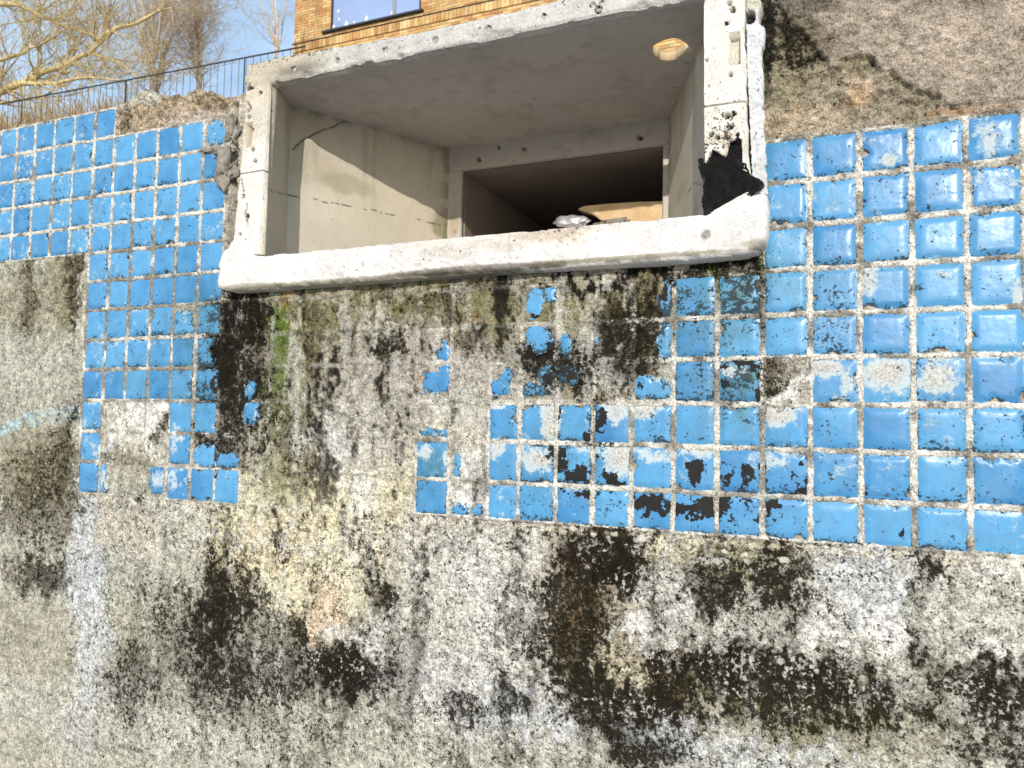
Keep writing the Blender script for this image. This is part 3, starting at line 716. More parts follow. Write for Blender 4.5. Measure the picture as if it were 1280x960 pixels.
pit = np.where(re > 3.9, 0.54, 0.38) + np.zeros(N); pit = np.where((X < -1) & (re > -4), 0.40, pit); crust = np.zeros(N) + 0.16
for (cx, cy, rx, ry, s) in PITS: pit = np.maximum(pit, s * blob(X, re, cx, cy, rx, ry))
for (cx, cy, rx, ry, s) in CRUST: crust = np.maximum(crust, s * blob(X, re, cx, cy, rx, ry))
pit *= (0.25 + 0.9 * nst + 0.6 * nst2); crust *= (0.4 + 1.2 * fbm(X * 1.7, re * 1.7, 3, 59))
pit = np.where(ur, pit * 0.7 * (1 - outer) + 0.12 + .2 * nst2, pit); crust = np.where(ur, 0.0, crust)
grain = np.where(field, 0.75, 1.0) * np.where(ur, 0.45, 1.0) * np.where(gk > .4, 0.5, 1.0)
pit = np.clip(pit - .16 + .55 * crumble, 0.05, 1)
pit = np.where((gk > .5) & whole, pit * 0.7 + .12, pit)
verts = np.stack([X * U, -h * U + over * U, Z0 - re * U - np.where(over > 0, (n2 - .5) * 0.03, 0)], -1)
xm = 0.5 * (xs[1:] + xs[:-1]); rm = 0.5 * (rs[1:] + rs[:-1])
keep = ~((xm[None, :] > HX0) & (xm[None, :] < HX1) & (rm[:, None] < HR1))
face = quads_of(len(rs), len(xs), keep)
# drop cells far down the back of the top surface
ov = over[face].min(1)
face = face[ov < 3.2]
wall_face = mesh_obj('concrete_face', verts, face, M_WALL, WALL,
                     {'stain': col, 'wear': np.stack([pit, grain, crust, np.ones(N)], -1)})

# ------------------------------------------------------------------ tiles
WEAR_SPECK = [(880, 480, 90, 60, .6), (700, 560, 60, 40, .55), (960, 420, 50, 60, .5), (1060, 350, 90, 30, .5), (925, 475, 40, 22, .95), (250, 430, 40, 90, .6), (870, 385, 60, 45, .85), (930, 370, 50, 55, .95), (985, 370, 26, 20, .35), (1040, 420, 40, 30, .75), (1045, 372, 40, 26, .7), (1110, 420, 40, 30, .5), (255, 490, 34, 26, .8), (230, 485, 20, 20, .4), (690, 470, 60, 50, .9), (735, 470, 40, 30, .9), (760, 630, 40, 30, .55), (860, 485, 40, 30, .45), (830, 500, 40, 16, .5), (920, 520, 40, 40, .6), (900, 415, 50, 40, .6), (1130, 318, 30, 14, .5), (1240, 318, 40, 14, .45), (1170, 318, 40, 14, .4), (1100, 440, 30, 12, .5), (1230, 420, 40, 30, .3), (1230, 470, 40, 30, .3), (1170, 180, 40, 20, .3),
              (960, 320, 14, 40, .4), (260, 370, 20, 20, .5), (245, 400, 26, 20, .6), (250, 440, 26, 24, .45), (270, 390, 16, 30, .9), (1130, 540, 60, 10, .3), (1020, 230, 10, 60, .2), (540, 590, 26, 20, .5), (1240, 640, 50, 12, .2), (1150, 420, 30, 20, .35), (830, 390, 16, 50, .8), (225, 250, 60, 60, .32), (110, 230, 100, 80, .25), (200, 440, 60, 30, .3), (160, 480, 40, 14, .35), (255, 250, 30, 60, .42)]
WEAR_WHITE = [(108, 540, 10, 30, .6), (222, 545, 14, 30, .75), (215, 600, 30, 26, .75), (135, 600, 14, 24, .9), (245, 560, 20, 20, .5), (622, 562, 18, 18, 1.1), (676, 574, 34, 20, 1.15), (655, 560, 12, 20, .9), (775, 572, 26, 24, 1.1), (690, 525, 16, 30, 1.15), (772, 515, 26, 22, 1.05), (688, 535, 14, 26, 1.1), (618, 508, 22, 7, 1.0), (802, 512, 26, 16, 1.1), (972, 515, 30, 22, 1.2), (535, 565, 16, 14, .9), (1030, 460, 40, 16, 1.15), (1060, 478, 14, 26, .95), (1108, 465, 40, 24, 1.2), (1172, 472, 38, 30, 1.2), (1120, 490, 20, 12, .8), (560, 575, 10, 26, .9), (730, 560, 24, 12, .9), (915, 462, 34, 16, .9), (820, 570, 36, 14, .9), (880, 565, 30, 10, .8), (125, 567, 16, 20, .75), (225, 555, 12, 20, .5), (215, 605, 16, 26, .55), (200, 600, 16, 20, .7), (130, 425, 10, 12, .7), (235, 390, 12, 10, .6), (665, 570, 34, 20, .7), (820, 565, 26, 18, .7), (960, 575, 40, 18, .7), (1050, 590, 40, 26, .5), (1100, 590, 36, 30, .5), (1235, 172, 22, 34, .85), (1262, 225, 26, 20, .75), (1220, 225, 20, 16, .8), (1112, 202, 14, 10, .95), (1165, 350, 20, 14, .5), (1180, 345, 14, 8, .9), (1086, 350, 16, 30, .85), (1270, 370, 18, 30, .75), (1040, 470, 26, 20, .6), (1110, 478, 36, 26, .85), (1165, 475, 40, 28, .9), (540, 625, 20, 20, .4), (640, 510, 40, 14, .4), (690, 535, 20, 26, .7), (680, 595, 26, 14, .6), (640, 575, 14, 16, .4), (545, 565, 20, 12, .5), (1160, 440, 20, 8, .7), (1075, 340, 60, 6, .5), (265, 375, 10, 12, .5), (300, 515, 10, 14, .4), (1225, 512, 40, 4, .4), (980, 565, 40, 14, .6), (250, 610, 50, 20, .3)]
WEAR_BLACK = [(726, 592, 26, 18, .95), (705, 575, 12, 24, .85), (760, 600, 14, 10, .8), (752, 525, 16, 26, .85), (700, 520, 8, 26, .7), (735, 545, 10, 10, .8), (650, 600, 26, 6, .7), (950, 500, 10, 40, .8), (905, 470, 12, 30, .7), (935, 455, 24, 12, .8), (800, 480, 8, 26, .6), (868, 590, 22, 20, .92), (912, 590, 16, 24, .78), (935, 595, 10, 22, .82), (990, 600, 24, 22, .75), (1000, 580, 8, 16, .8), (818, 630, 46, 17, 1.0), (880, 632, 42, 19, 1.0), (725, 600, 30, 12, .7), (1000, 610, 22, 30, .7), (690, 560, 14, 30, .6), (905, 625, 60, 8, .8), (850, 640, 30, 12, .7), (915, 640, 16, 26, .7), (940, 640, 14, 22, .75), (965, 632, 18, 20, .85), (1005, 632, 10, 16, .6), (770, 600, 20, 20, .75), (745, 575, 12, 20, .6), (690, 480, 16, 20, .8), (715, 465, 20, 20, .8), (730, 615, 26, 10, .75), (755, 530, 14, 20, .7), (700, 580, 12, 26, .75), (790, 620, 10, 30, .7), (850, 370, 8, 26, .6), (865, 400, 12, 10, .6), (830, 365, 8, 26, .85), (680, 600, 26, 8, .5), (672, 395, 12, 10, .75), (690, 438, 20, 14, .8), (985, 440, 22, 8, .65), (955, 590, 10, 24, .5), (262, 500, 12, 16, .6), (262, 545, 8, 20, .6), (735, 545, 8, 14, .5), (268, 480, 10, 22, .7), (180, 420, 4, 12, .75), (155, 347, 8, 4, .9), (1130, 660, 8, 20, .6), (1015, 400, 6, 26, .45), (1270, 630, 40, 6, .3), (1160, 260, 5, 3, .9)]
WEAR_MOSS = [(870, 400, 70, 60, .55), (930, 470, 40, 26, 1.0), (880, 460, 60, 40, .45), (915, 500, 60, 40, .55), (545, 580, 26, 26, .8), (690, 560, 60, 40, .4), (1010, 350, 60, 40, .35), (250, 430, 40, 70, .5), (905, 370, 60, 24, .75), (960, 345, 20, 30, .7), (925, 365, 30, 40, .9), (925, 515, 8, 14, .9), (900, 490, 30, 10, .8), (935, 485, 30, 20, .9), (545, 585, 20, 14, .8), (545, 543, 26, 8, .8), (700, 470, 40, 40, .7), (245, 490, 30, 26, .6), (258, 385, 20, 26, .75), (1165, 330, 60, 8, .5), (985, 180, 40, 6, .3), (670, 595, 20, 20, .4), (962, 240, 6, 60, .5), (180, 480, 30, 26, .4), (310, 500, 14, 26, .5), (910, 410, 40, 40, .6)]

def wear_at(Xa, ra, cidx_=0):
    out = np.zeros((len(Xa), 4))
    out[:, 0] = 0.10 + 0.50 * fbm(Xa * .9, ra * .9, 3, 33)
    out[:, 1] = 0.24 + 0.5 * (fbm(Xa * .9, ra * .9, 3, 34) - .45)
    out[:, 2] = 0.06
    out[:, 1] += 0.10 * sstep(4, -3, Xa)
    for i, L in enumerate((WEAR_SPECK, WEAR_WHITE, WEAR_BLACK, WEAR_MOSS)):
        for (cx, cy, rx, ry, s) in L:
            bx, bb = at(cx, cy)
            if abs(bx - Xa.mean()) > 4 or abs(bb - ra.mean()) > 4: continue
            out[:, i] = np.maximum(out[:, i], s * blob(Xa, ra, cx, cy, rx, ry))
    return out

GT = np.array([0.0, .025, .06, .11, .18, .27, .38, .5, .62, .73, .82, .89, .94, .975, 1.0])
PIL = lambda t: sstep(0, 1, np.clip(t / 0.17, 0, 1))

def tile_h(u, v, amp):
    e = np.minimum(np.minimum(u, 1 - u), np.minimum(v, 1 - v))
    return 0.052 + amp * PIL(e) + 0.006 * (1 - (2 * u - 1) ** 2) * (1 - (2 * v - 1) ** 2)

def corner(c, r, rng):
    x0, y0 = joint(c, r); x1, y1 = joint(c + 1, r + 1)
    _, y0b = joint(c + 1, r); _, y1b = joint(c, r + 1)
    g = 0.033
    j = lambda: rng.uniform(-.016, .016)
    return ((x0 + g + j(), y0 + g + j()), (x1 - g + j(), y0b + g + j()), (x1 - g + j(), y1 - g + j()), (x0 + g + j(), y1b - g + j()))

FORCE = {}
for k_ in TILES:
    if k_ in BROKEN or random.Random(k_[0] * 17 + k_[1] * 71).random() < .42: FORCE[k_] = True

def make_tile(c, r):
    rng = random.Random(c * 131 + r * 7 + 999)
    A, B, Cc, Dd = corner(c, r, rng)
    tilt = (rng.uniform(-.018, .018), rng.uniform(-.018, .018), rng.uniform(-.006, .010))
    gt = GT if FORCE.get((c, r)) is None else np.concatenate([[0, .015], np.linspace(.04, .96, 25), [.985, 1]])
    n = len(gt)
    u, v = np.meshgrid(gt, gt)
    u = u.ravel(); v = v.ravel()
    # rounded plan corners
    def cornerpull(u, v):
        cu = np.where(u < .5, u, 1 - u); cv = np.where(v < .5, v, 1 - v)
        k = np.clip(0.09 - cu, 0, 1) * np.clip(0.09 - cv, 0, 1) * 3.2
        return u + np.where(u < .5, k, -k), v + np.where(v < .5, k, -k)
    uu, vv = cornerpull(u, v)
    Xa = (A[0] * (1 - uu) + B[0] * uu) * (1 - vv) + (Dd[0] * (1 - uu) + Cc[0] * uu) * vv
    ra = (A[1] * (1 - uu) + B[1] * uu) * (1 - vv) + (Dd[1] * (1 - uu) + Cc[1] * uu) * vv
    amp = rng.uniform(.022, .046)
    hh = tile_h(u, v, amp) + tilt[0] * (u - .5) + tilt[1] * (v - .5) + tilt[2]
    we = wear_at(Xa, ra)
    ed = np.minimum(np.minimum(u, 1 - u), np.minimum(v, 1 - v))
    eb = (1 - sstep(0, .10, ed)) * rng.uniform(.1, .5) + (1 - sstep(0, .25, 1 - v)) * rng.uniform(0, .45)
    we[:, 0] += eb; we[:, 1] += rng.uniform(-.05, .16) + (1 - sstep(0, .15, v)) * rng.uniform(-.1, .25); we[:, 2] += (1 - sstep(0, .07, ed)) * rng.uniform(0, .25)  # black channel along the rim paints in shadow of the joints
    bites = []
    if (c, r) not in BROKEN and (c, r) in FORCE:
        for _ in range(rng.randint(1, 3)):
            t_ = rng.random(); side = rng.randint(0, 3)
            bu, bv = ((t_, 0), (t_, 1), (0, t_), (1, t_))[side]
            bites.append((bu, bv, rng.uniform(.04, .13)))
    if (c, r) not in BROKEN and not bites:
        # skirt down to the bed
        ring = [i for i in range(n)] + [k * n + n - 1 for k in range(1, n)] + [(n - 1) * n + k for k in range(n - 2, -1, -1)] + [k * n for k in range(n - 2, 0, -1)]
        V = np.stack([Xa * U, -hh * U, Z0 - ra * U], -1)
        S = V[ring].copy(); S[:, 1] = 0.001
        base = len(V)
        V = np.concatenate([V, S]); we = np.concatenate([we, we[ring]])
        q = quads_of(n, n)
        m_ = len(ring)
        sq = np.array([(ring[k], base + k, base + (k + 1) % m_, ring[(k + 1) % m_]) for k in range(m_)])[:, ::-1]
        F = np.concatenate([q, sq])
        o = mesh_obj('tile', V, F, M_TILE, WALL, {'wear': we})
        return o
    # broken: clip the tile's triangles against a ragged outline
    P3 = np.stack([Xa, ra], -1)
    Yc = (np.stack([Xa, ra, np.zeros_like(Xa)], -1) - CC) @ RM.T
    px = FPX * Yc[:, 0] / Yc[:, 2] + 640; py = FPX * Yc[:, 1] / Yc[:, 2] + 480
    f = np.full(len(Xa), -99.0)
    if bites:
        f[:] = 40.0
        for (bu, bv, br_) in bites:
            f = np.minimum(f, (np.hypot((u - bu), (v - bv)) - br_) * 60 - 2)
    for sh in BROKEN.get((c, r), []):
        if sh[0] == 'b':
            d = np.minimum(np.minimum(px - sh[1], sh[3] - px), np.minimum(py - sh[2], sh[4] - py))
        else:
            q = np.sqrt(((px - sh[0]) / sh[2]) ** 2 + ((py - sh[1]) / sh[3]) ** 2)
            d = (1 - q) * min(sh[2], sh[3])
        f = np.maximum(f, d)
    f = f + 1.6 + (fbm(Xa * 8, ra * 8, 3, 88) - .5) * 11 + (fbm(Xa * 24, ra * 24, 2, 89) - .5) * 6
    fr_ = rng.uniform(.0, .6)
    we[:, 2] = np.maximum(we[:, 2], (1 - sstep(0, 7, f)) * fr_); we[:, 1] = np.maximum(we[:, 1], (1 - sstep(0, 9, f)) * rng.uniform(.2, .75)); we[:, 0] += (1 - sstep(0, 8, f)) * .35
    hh = hh - .018 * (1 - sstep(0, 5, f))
    VV = np.stack([Xa, ra, hh], -1)
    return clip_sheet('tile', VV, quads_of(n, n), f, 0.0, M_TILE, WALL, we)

def clip_sheet(name, VV, quads, f, back, mat, parent, we=None, attr='wear'):
    """keep the part of a sheet (X, r, h) where f > 0 and close its edge back to height `back`"""
    outv = []; oute = []; idx = {}; faces = []; cut = []
    def vid(key, p, w):
        if key not in idx:
            idx[key] = len(outv); outv.append(p); oute.append(w)
        return idx[key]
    nw = np.zeros(4)
    for q in quads:
        for tri in ((q[0], q[1], q[2]), (q[0], q[2], q[3])):
            fs = [f[i] for i in tri]
            if max(fs) <= 0: continue
            poly = []
            for a in range(3):
                i, j = tri[a], tri[(a + 1) % 3]
                if f[i] > 0: poly.append((vid(int(i), VV[i], we[i] if we is not None else nw), False))
                if (f[i] > 0) != (f[j] > 0):
                    t = f[i] / (f[i] - f[j]); kk = (int(min(i, j)), int(max(i, j)))
                    w = we[i] * (1 - t) + we[j] * t if we is not None else nw
                    poly.append((vid(kk, VV[i] * (1 - t) + VV[j] * t, w), True))
            if len(poly) < 3: continue
            faces.append(tuple(p[0] for p in poly))
    if not faces: return None
    edges = {}
    for fc in faces:
        for a in range(len(fc)):
            e = (fc[a], fc[(a + 1) % len(fc)])
            edges[e] = edges.get(e, 0) + 1
    bnd = [e for e in edges if (e[1], e[0]) not in edges]
    lo = {}; hi = {}
    for a, b in bnd:
        for i in (a, b):
            if i not in lo:
                lo[i] = len(outv); p = np.array(outv[i]).copy(); p[2] = back; outv.append(p); oute.append(oute[i])
                hi[i] = len(outv); outv.append(np.array(outv[i]).copy()); oute.append(oute[i])
        faces.append((hi[b], hi[a], lo[a], lo[b]))
    V = [W(p[0], p[1], -p[2]) for p in outv]
    o = mesh_obj(name, V, faces, mat, parent, {attr: np.array(oute)} if we is not None else None)
    return o

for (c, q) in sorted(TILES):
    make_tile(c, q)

# ------------------------------------------------------------------ concrete hatch
HATCH = thing('concrete_hatch', 'pale cast concrete hatch box with chipped sill set into the tiled wall', 'hatch')
FD = -0.30            # front face of the frame
CEIL, FLOOR = -8.80, -3.35

def segdist(X, Y, pts):
    d = np.full(len(X), 99.0)
    for (a, b) in zip(pts[:-1], pts[1:]):
        ax_, ay_ = a; bx_, by_ = b
        l2 = (bx_ - ax_) ** 2 + (by_ - ay_) ** 2
        t = np.clip(((X - ax_) * (bx_ - ax_) + (Y - ay_) * (by_ - ay_)) / l2, 0, 1)
        d = np.minimum(d, np.hypot(X - (ax_ + t * (bx_ - ax_)), Y - (ay_ + t * (by_ - ay_))))
    return d

def A_(px, py): return at(px, py, FD)
oL = [A_(309, 80), A_(307, 105), A_(302, 170), A_(299, 215), A_(288, 318)]
iL = [A_(337, 104), A_(330, 213), A_(323, 322)]
iT = [A_(337, 104), A_(470, 77), A_(700, 29), A_(880, -7)]
oT = [A_(309, 81), A_(331, 74), A_(369, 67), A_(519, 41), A_(700, 0)]
iR = [A_(880, -8), A_(880, 133), A_(882, 272)]
oR = [A_(931, -8), A_(931, 126), A_(938, 235)]
OPX0 = iL[0][0]; OPX1 = iR[0][0]
fx = np.arange(oL[0][0] - .25, oR[2][0] + .12, 0.034); fr = np.arange(-9.75, -3.2, 0.034)
FXX, FRR = np.meshgrid(fx, fr)
X = FXX.ravel(); r = FRR.ravel()
n2 = fbm(X * 4.1, r * 4.1, 4, 102); n3 = fbm(X * 14, r * 14, 3, 105); n1 = fbm(X * 1.2, r * 1.2, 4, 101)
jag = (fbm(X * 3, r * 3, 3, 107) - .5)
eo = np.minimum.reduce([X - np.interp(r, [q[1] for q in oL], [q[0] for q in oL]), np.interp(r, [q[1] for q in oR], [q[0] for q in oR]) - X,
                        r - np.interp(X, [q[0] for q in oT], [q[1] for q in oT], right=-9.35)])
inl = np.interp(r, [q[1] for q in iL], [q[0] for q in iL]); inr = np.interp(r, [q[1] for q in iR], [q[0] for q in iR])
int_ = np.interp(X, [q[0] for q in iT], [q[1] for q in iT])
sd_in = np.maximum.reduce([inl - X, X - inr, int_ - r])        # > 0 on the frame
chip = np.maximum(0, fbm(X * 1.3, r * 1.3, 3, 109) - .58) * 0.5 * ((r < -8.5))
f = np.minimum(eo + jag * 0.10, sd_in + jag * 0.02 - chip)
f = np.minimum(f, -3.42 - r)
hh = 0.0 + (n2 - .5) * 0.03 + (n3 - .5) * 0.022 + (n1 - .5) * 0.03
hh -= 0.06 * (1 - sstep(0, 0.09, eo + jag * .1)) + 0.05 * (1 - sstep(0, 0.06, sd_in - chip)) * (r < -8.4)
# the lintel's chipped lower arris
hh -= 0.10 * sstep(.55, .68, fbm(X * 1.1, r * 2.2, 3, 111)) * (r < -8.6) * (1 - sstep(.05, .3, sd_in))
col = np.empty((len(X), 3)); col[:] = (0.70, 0.67, 0.61)
col *= (0.82 + .36 * n1)[:, None]
pit = np.full(len(X), .14); crust = np.full(len(X), .15)
lin = (r < int_ + 0.02)
tanz = blob(X, r, 340, 90, 60, 26)
col = np.where(lin[:, None], np.array((0.52, 0.51, 0.485)) * (0.78 + .44 * n1)[:, None], col)
k = np.clip(tanz * 1.2, 0, 1) * 0.85
col = col * (1 - k)[:, None] + np.array((0.52, 0.45, 0.34)) * k[:, None]
lj = X < OPX0 + .05
k = np.where(lj, sstep(-6.2, -7.2, r), 0) * .6
col = col * (1 - k)[:, None] + np.array((0.50, 0.44, 0.35)) * k[:, None]
rj = X > OPX1 - .1
k = np.where(rj, blob(X, r, 905, 180, 30, 40), 0) * .6 * sstep(.4, .55, n2)
col = col * (1 - k)[:, None] + np.array((0.46, 0.36, 0.26)) * k[:, None]
pit = np.where(rj, .22 + .36 * blob(X, r, 905, 180, 30, 50), pit); pit = np.where(lj, .20, pit)
k = blob(X, r, 380, 92, 30, 8) * .8
col = col * (1 - k)[:, None] + np.array((0.12, 0.11, 0.09)) * k[:, None]
# grey drip line along the top of the lintel
pit = np.where(lin, .26 + .3 * sstep(-9.1, -9.35, r), pit)
# fixing holes
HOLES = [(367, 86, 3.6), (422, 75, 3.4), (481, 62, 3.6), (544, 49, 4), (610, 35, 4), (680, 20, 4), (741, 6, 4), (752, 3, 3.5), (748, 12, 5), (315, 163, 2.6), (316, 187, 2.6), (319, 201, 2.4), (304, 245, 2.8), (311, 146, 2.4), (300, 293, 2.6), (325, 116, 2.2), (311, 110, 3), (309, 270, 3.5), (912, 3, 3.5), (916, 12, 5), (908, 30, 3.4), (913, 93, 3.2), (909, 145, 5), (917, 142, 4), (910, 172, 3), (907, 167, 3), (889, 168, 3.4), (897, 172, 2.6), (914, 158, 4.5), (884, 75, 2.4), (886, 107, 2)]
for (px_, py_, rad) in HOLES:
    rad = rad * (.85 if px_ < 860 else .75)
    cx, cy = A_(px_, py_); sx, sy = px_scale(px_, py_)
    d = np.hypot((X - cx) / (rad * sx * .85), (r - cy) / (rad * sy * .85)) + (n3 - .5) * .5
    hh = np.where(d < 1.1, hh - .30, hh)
    col = np.where((d < 1.25)[:, None], (0.02, 0.018, 0.016), col)  # near-black colour paints in the shade inside each hole
# recessed slots
for (x0, y0, x1, y1) in ((307, 154, 313.5, 184), (911, 42, 925, 79)):
    a = A_(x0, y0); b = A_(x1, y1)
    ins = (X > a[0]) & (X < b[0]) & (r > a[1]) & (r < b[1])
    hh = np.where(ins, hh - 0.30 * sstep(0, .04, X - a[0] + .02), hh)
    col = np.where(ins[:, None], np.array((0.42, 0.33, 0.22)) if x0 < 400 else np.array((.55, .52, .46)), col)
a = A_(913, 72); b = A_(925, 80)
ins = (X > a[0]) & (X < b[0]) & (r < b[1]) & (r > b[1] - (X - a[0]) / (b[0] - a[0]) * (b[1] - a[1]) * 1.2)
hh = np.where(ins, hh - .8, hh); col = np.where(ins[:, None], (.02, .02, .02), col)  # broken triangular hole, its shade painted in as black
# hairline cracks
for pts in ([(312, 105), (308, 112), (316, 110)], [(309, 128), (313, 135), (309, 140)], [(308, 255), (306, 268), (309, 280)], [(301, 225), (304, 240)]):
    d = segdist(X, r, [A_(*q) for q in pts])
    hh -= 0.15 * (1 - sstep(0.015, 0.045, d)); col = np.where((d < .03)[:, None], (.08, .07, .06), col)
# joints between the blocks
JL = [A_(296, 218), A_(334, 212)]; JR = [A_(878, 134), A_(934, 126)]
jl_r = np.interp(X, [JL[0][0], JL[1][0]], [JL[0][1], JL[1][1]]); jr_r = np.interp(X, [JR[0][0], JR[1][0]], [JR[0][1], JR[1][1]])
VV = np.stack([X, r, -FD + hh], -1)
we = np.stack([pit, np.full(len(X), .6), crust, np.ones(len(X))], -1)

def fast_clip(name, VV, quads, f, back, mat, parent, stain, wear, bevel_cut=True):
    """like clip_sheet but for big sheets: whole quads inside are kept as they are, only the border is clipped"""
    fq = f[quads]
    full = quads[(fq > 0).all(1)]
    part = quads[(fq > 0).any(1) & ~(fq > 0).all(1)]
    outv = [VV]; st = [stain]; we_ = [wear]
    extra_v = []; extra_s = []; extra_w = []; idx = {}; faces = []
    base = len(VV)
    def cutv(i, j):
        kk = (min(i, j), max(i, j))
        if kk not in idx:
            t = f[i] / (f[i] - f[j])
            idx[kk] = base + len(extra_v)
            extra_v.append(VV[i] * (1 - t) + VV[j] * t); extra_s.append(stain[i] * (1 - t) + stain[j] * t); extra_w.append(wear[i] * (1 - t) + wear[j] * t)
        return idx[kk]
    for q in part.tolist():
        for tri in ((q[0], q[1], q[2]), (q[0], q[2], q[3])):
            poly = []
            for a in range(3):
                i, j = tri[a], tri[(a + 1) % 3]
                if f[i] > 0: poly.append(i)
                if (f[i] > 0) != (f[j] > 0): poly.append(cutv(i, j))
            if len(poly) >= 3: faces.append(tuple(poly))
    allf = [tuple(x_) for x_ in full.tolist()] + faces
    # boundary
    es = set()
    for fc in allf:
        L = len(fc)
        for a in range(L): es.add((fc[a], fc[(a + 1) % L]))
    bnd = [e for e in es if (e[1], e[0]) not in es]
    allv = np.concatenate([VV, np.array(extra_v).reshape(-1, 3)]); alls = np.concatenate([stain, np.array(extra_s).reshape(-1, stain.shape[1])]); allw = np.concatenate([wear, np.array(extra_w).reshape(-1, wear.shape[1])])
    lo = {}; lv = []; ls = []; lw_ = []
    nb = len(allv)
    # the boundary of full quads against clipped triangles of a shared quad edge has no T joints: the diagonal is inside the quad
    for a, b in bnd:
        for i in (a, b):
            if i not in lo:
                lo[i] = nb + len(lv); p = allv[i].copy(); p[2] = back; lv.append(p); ls.append(alls[i]); lw_.append(allw[i])
        allf.append((b, a, lo[a], lo[b]))
    if lv:
        allv = np.concatenate([allv, np.array(lv)]); alls = np.concatenate([alls, np.array(ls)]); allw = np.concatenate([allw, np.array(lw_)])
    used = np.zeros(len(allv), dtype=bool)
    for fc in allf:
        for i in fc: used[i] = True
    remap = np.cumsum(used) - 1
    allf = [tuple(int(remap[i]) for i in fc) for fc in allf]
    allv = allv[used]; alls = alls[used]; allw = allw[used]
    V = np.stack([allv[:, 0] * U, -allv[:, 2] * U, Z0 - allv[:, 1] * U], -1)
    return mesh_obj(name, V, allf, mat, parent, {'stain': alls, 'wear': allw})

Q = quads_of(len(fr), len(fx))
up = np.where(X < 12, jl_r - r, jr_r - r)
G = 0.022
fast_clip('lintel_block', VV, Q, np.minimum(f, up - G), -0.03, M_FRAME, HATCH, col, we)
tarpoly = [(875, 198), (881, 203), (884, 196), (891, 186), (899, 190), (905, 197), (910, 190), (912, 176), (922, 170), (927, 175), (928, 212), (940, 220), (950, 231), (935, 240), (907, 254), (885, 267), (879, 252), (880, 225)]
tp2 = np.array([A_(*q) for q in tarpoly])
def poly_sdf(X, Y, P):
    d = segdist(X, Y, [tuple(p) for p in P] + [tuple(P[0])])
    ins = np.zeros(len(X), dtype=bool)
    n = len(P)
    for i in range(n):
        a, b = P[i], P[(i + 1) % n]
        cond = ((a[1] > Y) != (b[1] > Y))
        with np.errstate(divide='ignore', invalid='ignore'):
            xi = (b[0] - a[0]) * (Y - a[1]) / (b[1] - a[1]) + a[0]
        ins ^= cond & (X < xi)
    return np.where(ins, d, -d)
tsd = poly_sdf(X, r, tp2) + jag * .10
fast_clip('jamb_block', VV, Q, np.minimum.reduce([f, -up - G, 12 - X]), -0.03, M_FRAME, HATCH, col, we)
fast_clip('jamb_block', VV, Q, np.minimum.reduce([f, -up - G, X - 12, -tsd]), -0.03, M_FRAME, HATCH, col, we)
# black bitumen exposed in the broken corner
TX, TR = np.meshgrid(np.arange(19.3, 21.3, .04), np.arange(-5.6, -3.2, .04))
tx = TX.ravel(); tr = TR.ravel()
th = 0.26 + (fbm(tx * 4, tr * 4, 4, 201) - .5) * .5 + (fbm(tx * 11, tr * 11, 3, 202) - .5) * .26
ft = poly_sdf(tx, tr, tp2) + 0.05 + (fbm(tx * 5, tr * 5, 2, 203) - .5) * .14 + (fbm(tx * 14, tr * 14, 2, 204) - .5) * .10
clip_sheet('tar_patch', np.stack([tx, tr, th], -1), quads_of(TX.shape[0], TX.shape[1]), ft, -.4, M_TAR, HATCH)

# sill with its rounded ends
sill_px = [(286, 302), (291, 300), (296, 306), (303, 313), (312, 318), (323, 320), (420, 311), (560, 298), (700, 285), (820, 274), (882, 268), (906, 258), (926, 250), (944, 240), (952, 238), (958, 240), (960, 262), (959, 288), (955, 303), (946, 312), (930, 317),
           (860, 324), (760, 330), (640, 337), (520, 346), (400, 355), (320, 361), (281, 363), (270, 360), (267, 352), (270, 338), (277, 318)]
SD = -0.62
sp = np.array([at(q[0], q[1], SD) for q in sill_px])
sx_ = np.arange(sp[:, 0].min() - .1, sp[:, 0].max() + .1, .036); sr_ = np.arange(sp[:, 1].min() - .1, sp[:, 1].max() + .1, .036)
SX, SR = np.meshgrid(sx_, sr_)
X = SX.ravel(); r = SR.ravel()
n2 = fbm(X * 4.1, r * 4.1, 4, 302); n3 = fbm(X * 14, r * 14, 3, 305); n1 = fbm(X * 1.2, r * 1.2, 4, 301)
f = poly_sdf(X, r, sp) + (n2 - .5) * .03
under = sstep(.25, .6, (r - np.interp(X, [4.6, 21], [-3.4, -3.4])))          # only the lower and outer arris is rounded
rad = 0.15
e = np.clip(f / rad, 0, 1)
rnd = 1 - np.sqrt(np.clip(1 - (1 - e) ** 2, 0, 1))
isl = np.maximum(np.maximum(under, sstep(5.3, 5.0, X)), sstep(20.7, 20.95, X))
hh = 0.60 - rad * rnd * isl + (n2 - .5) * .03 + (n3 - .5) * .025 + (n1 - .5) * .02
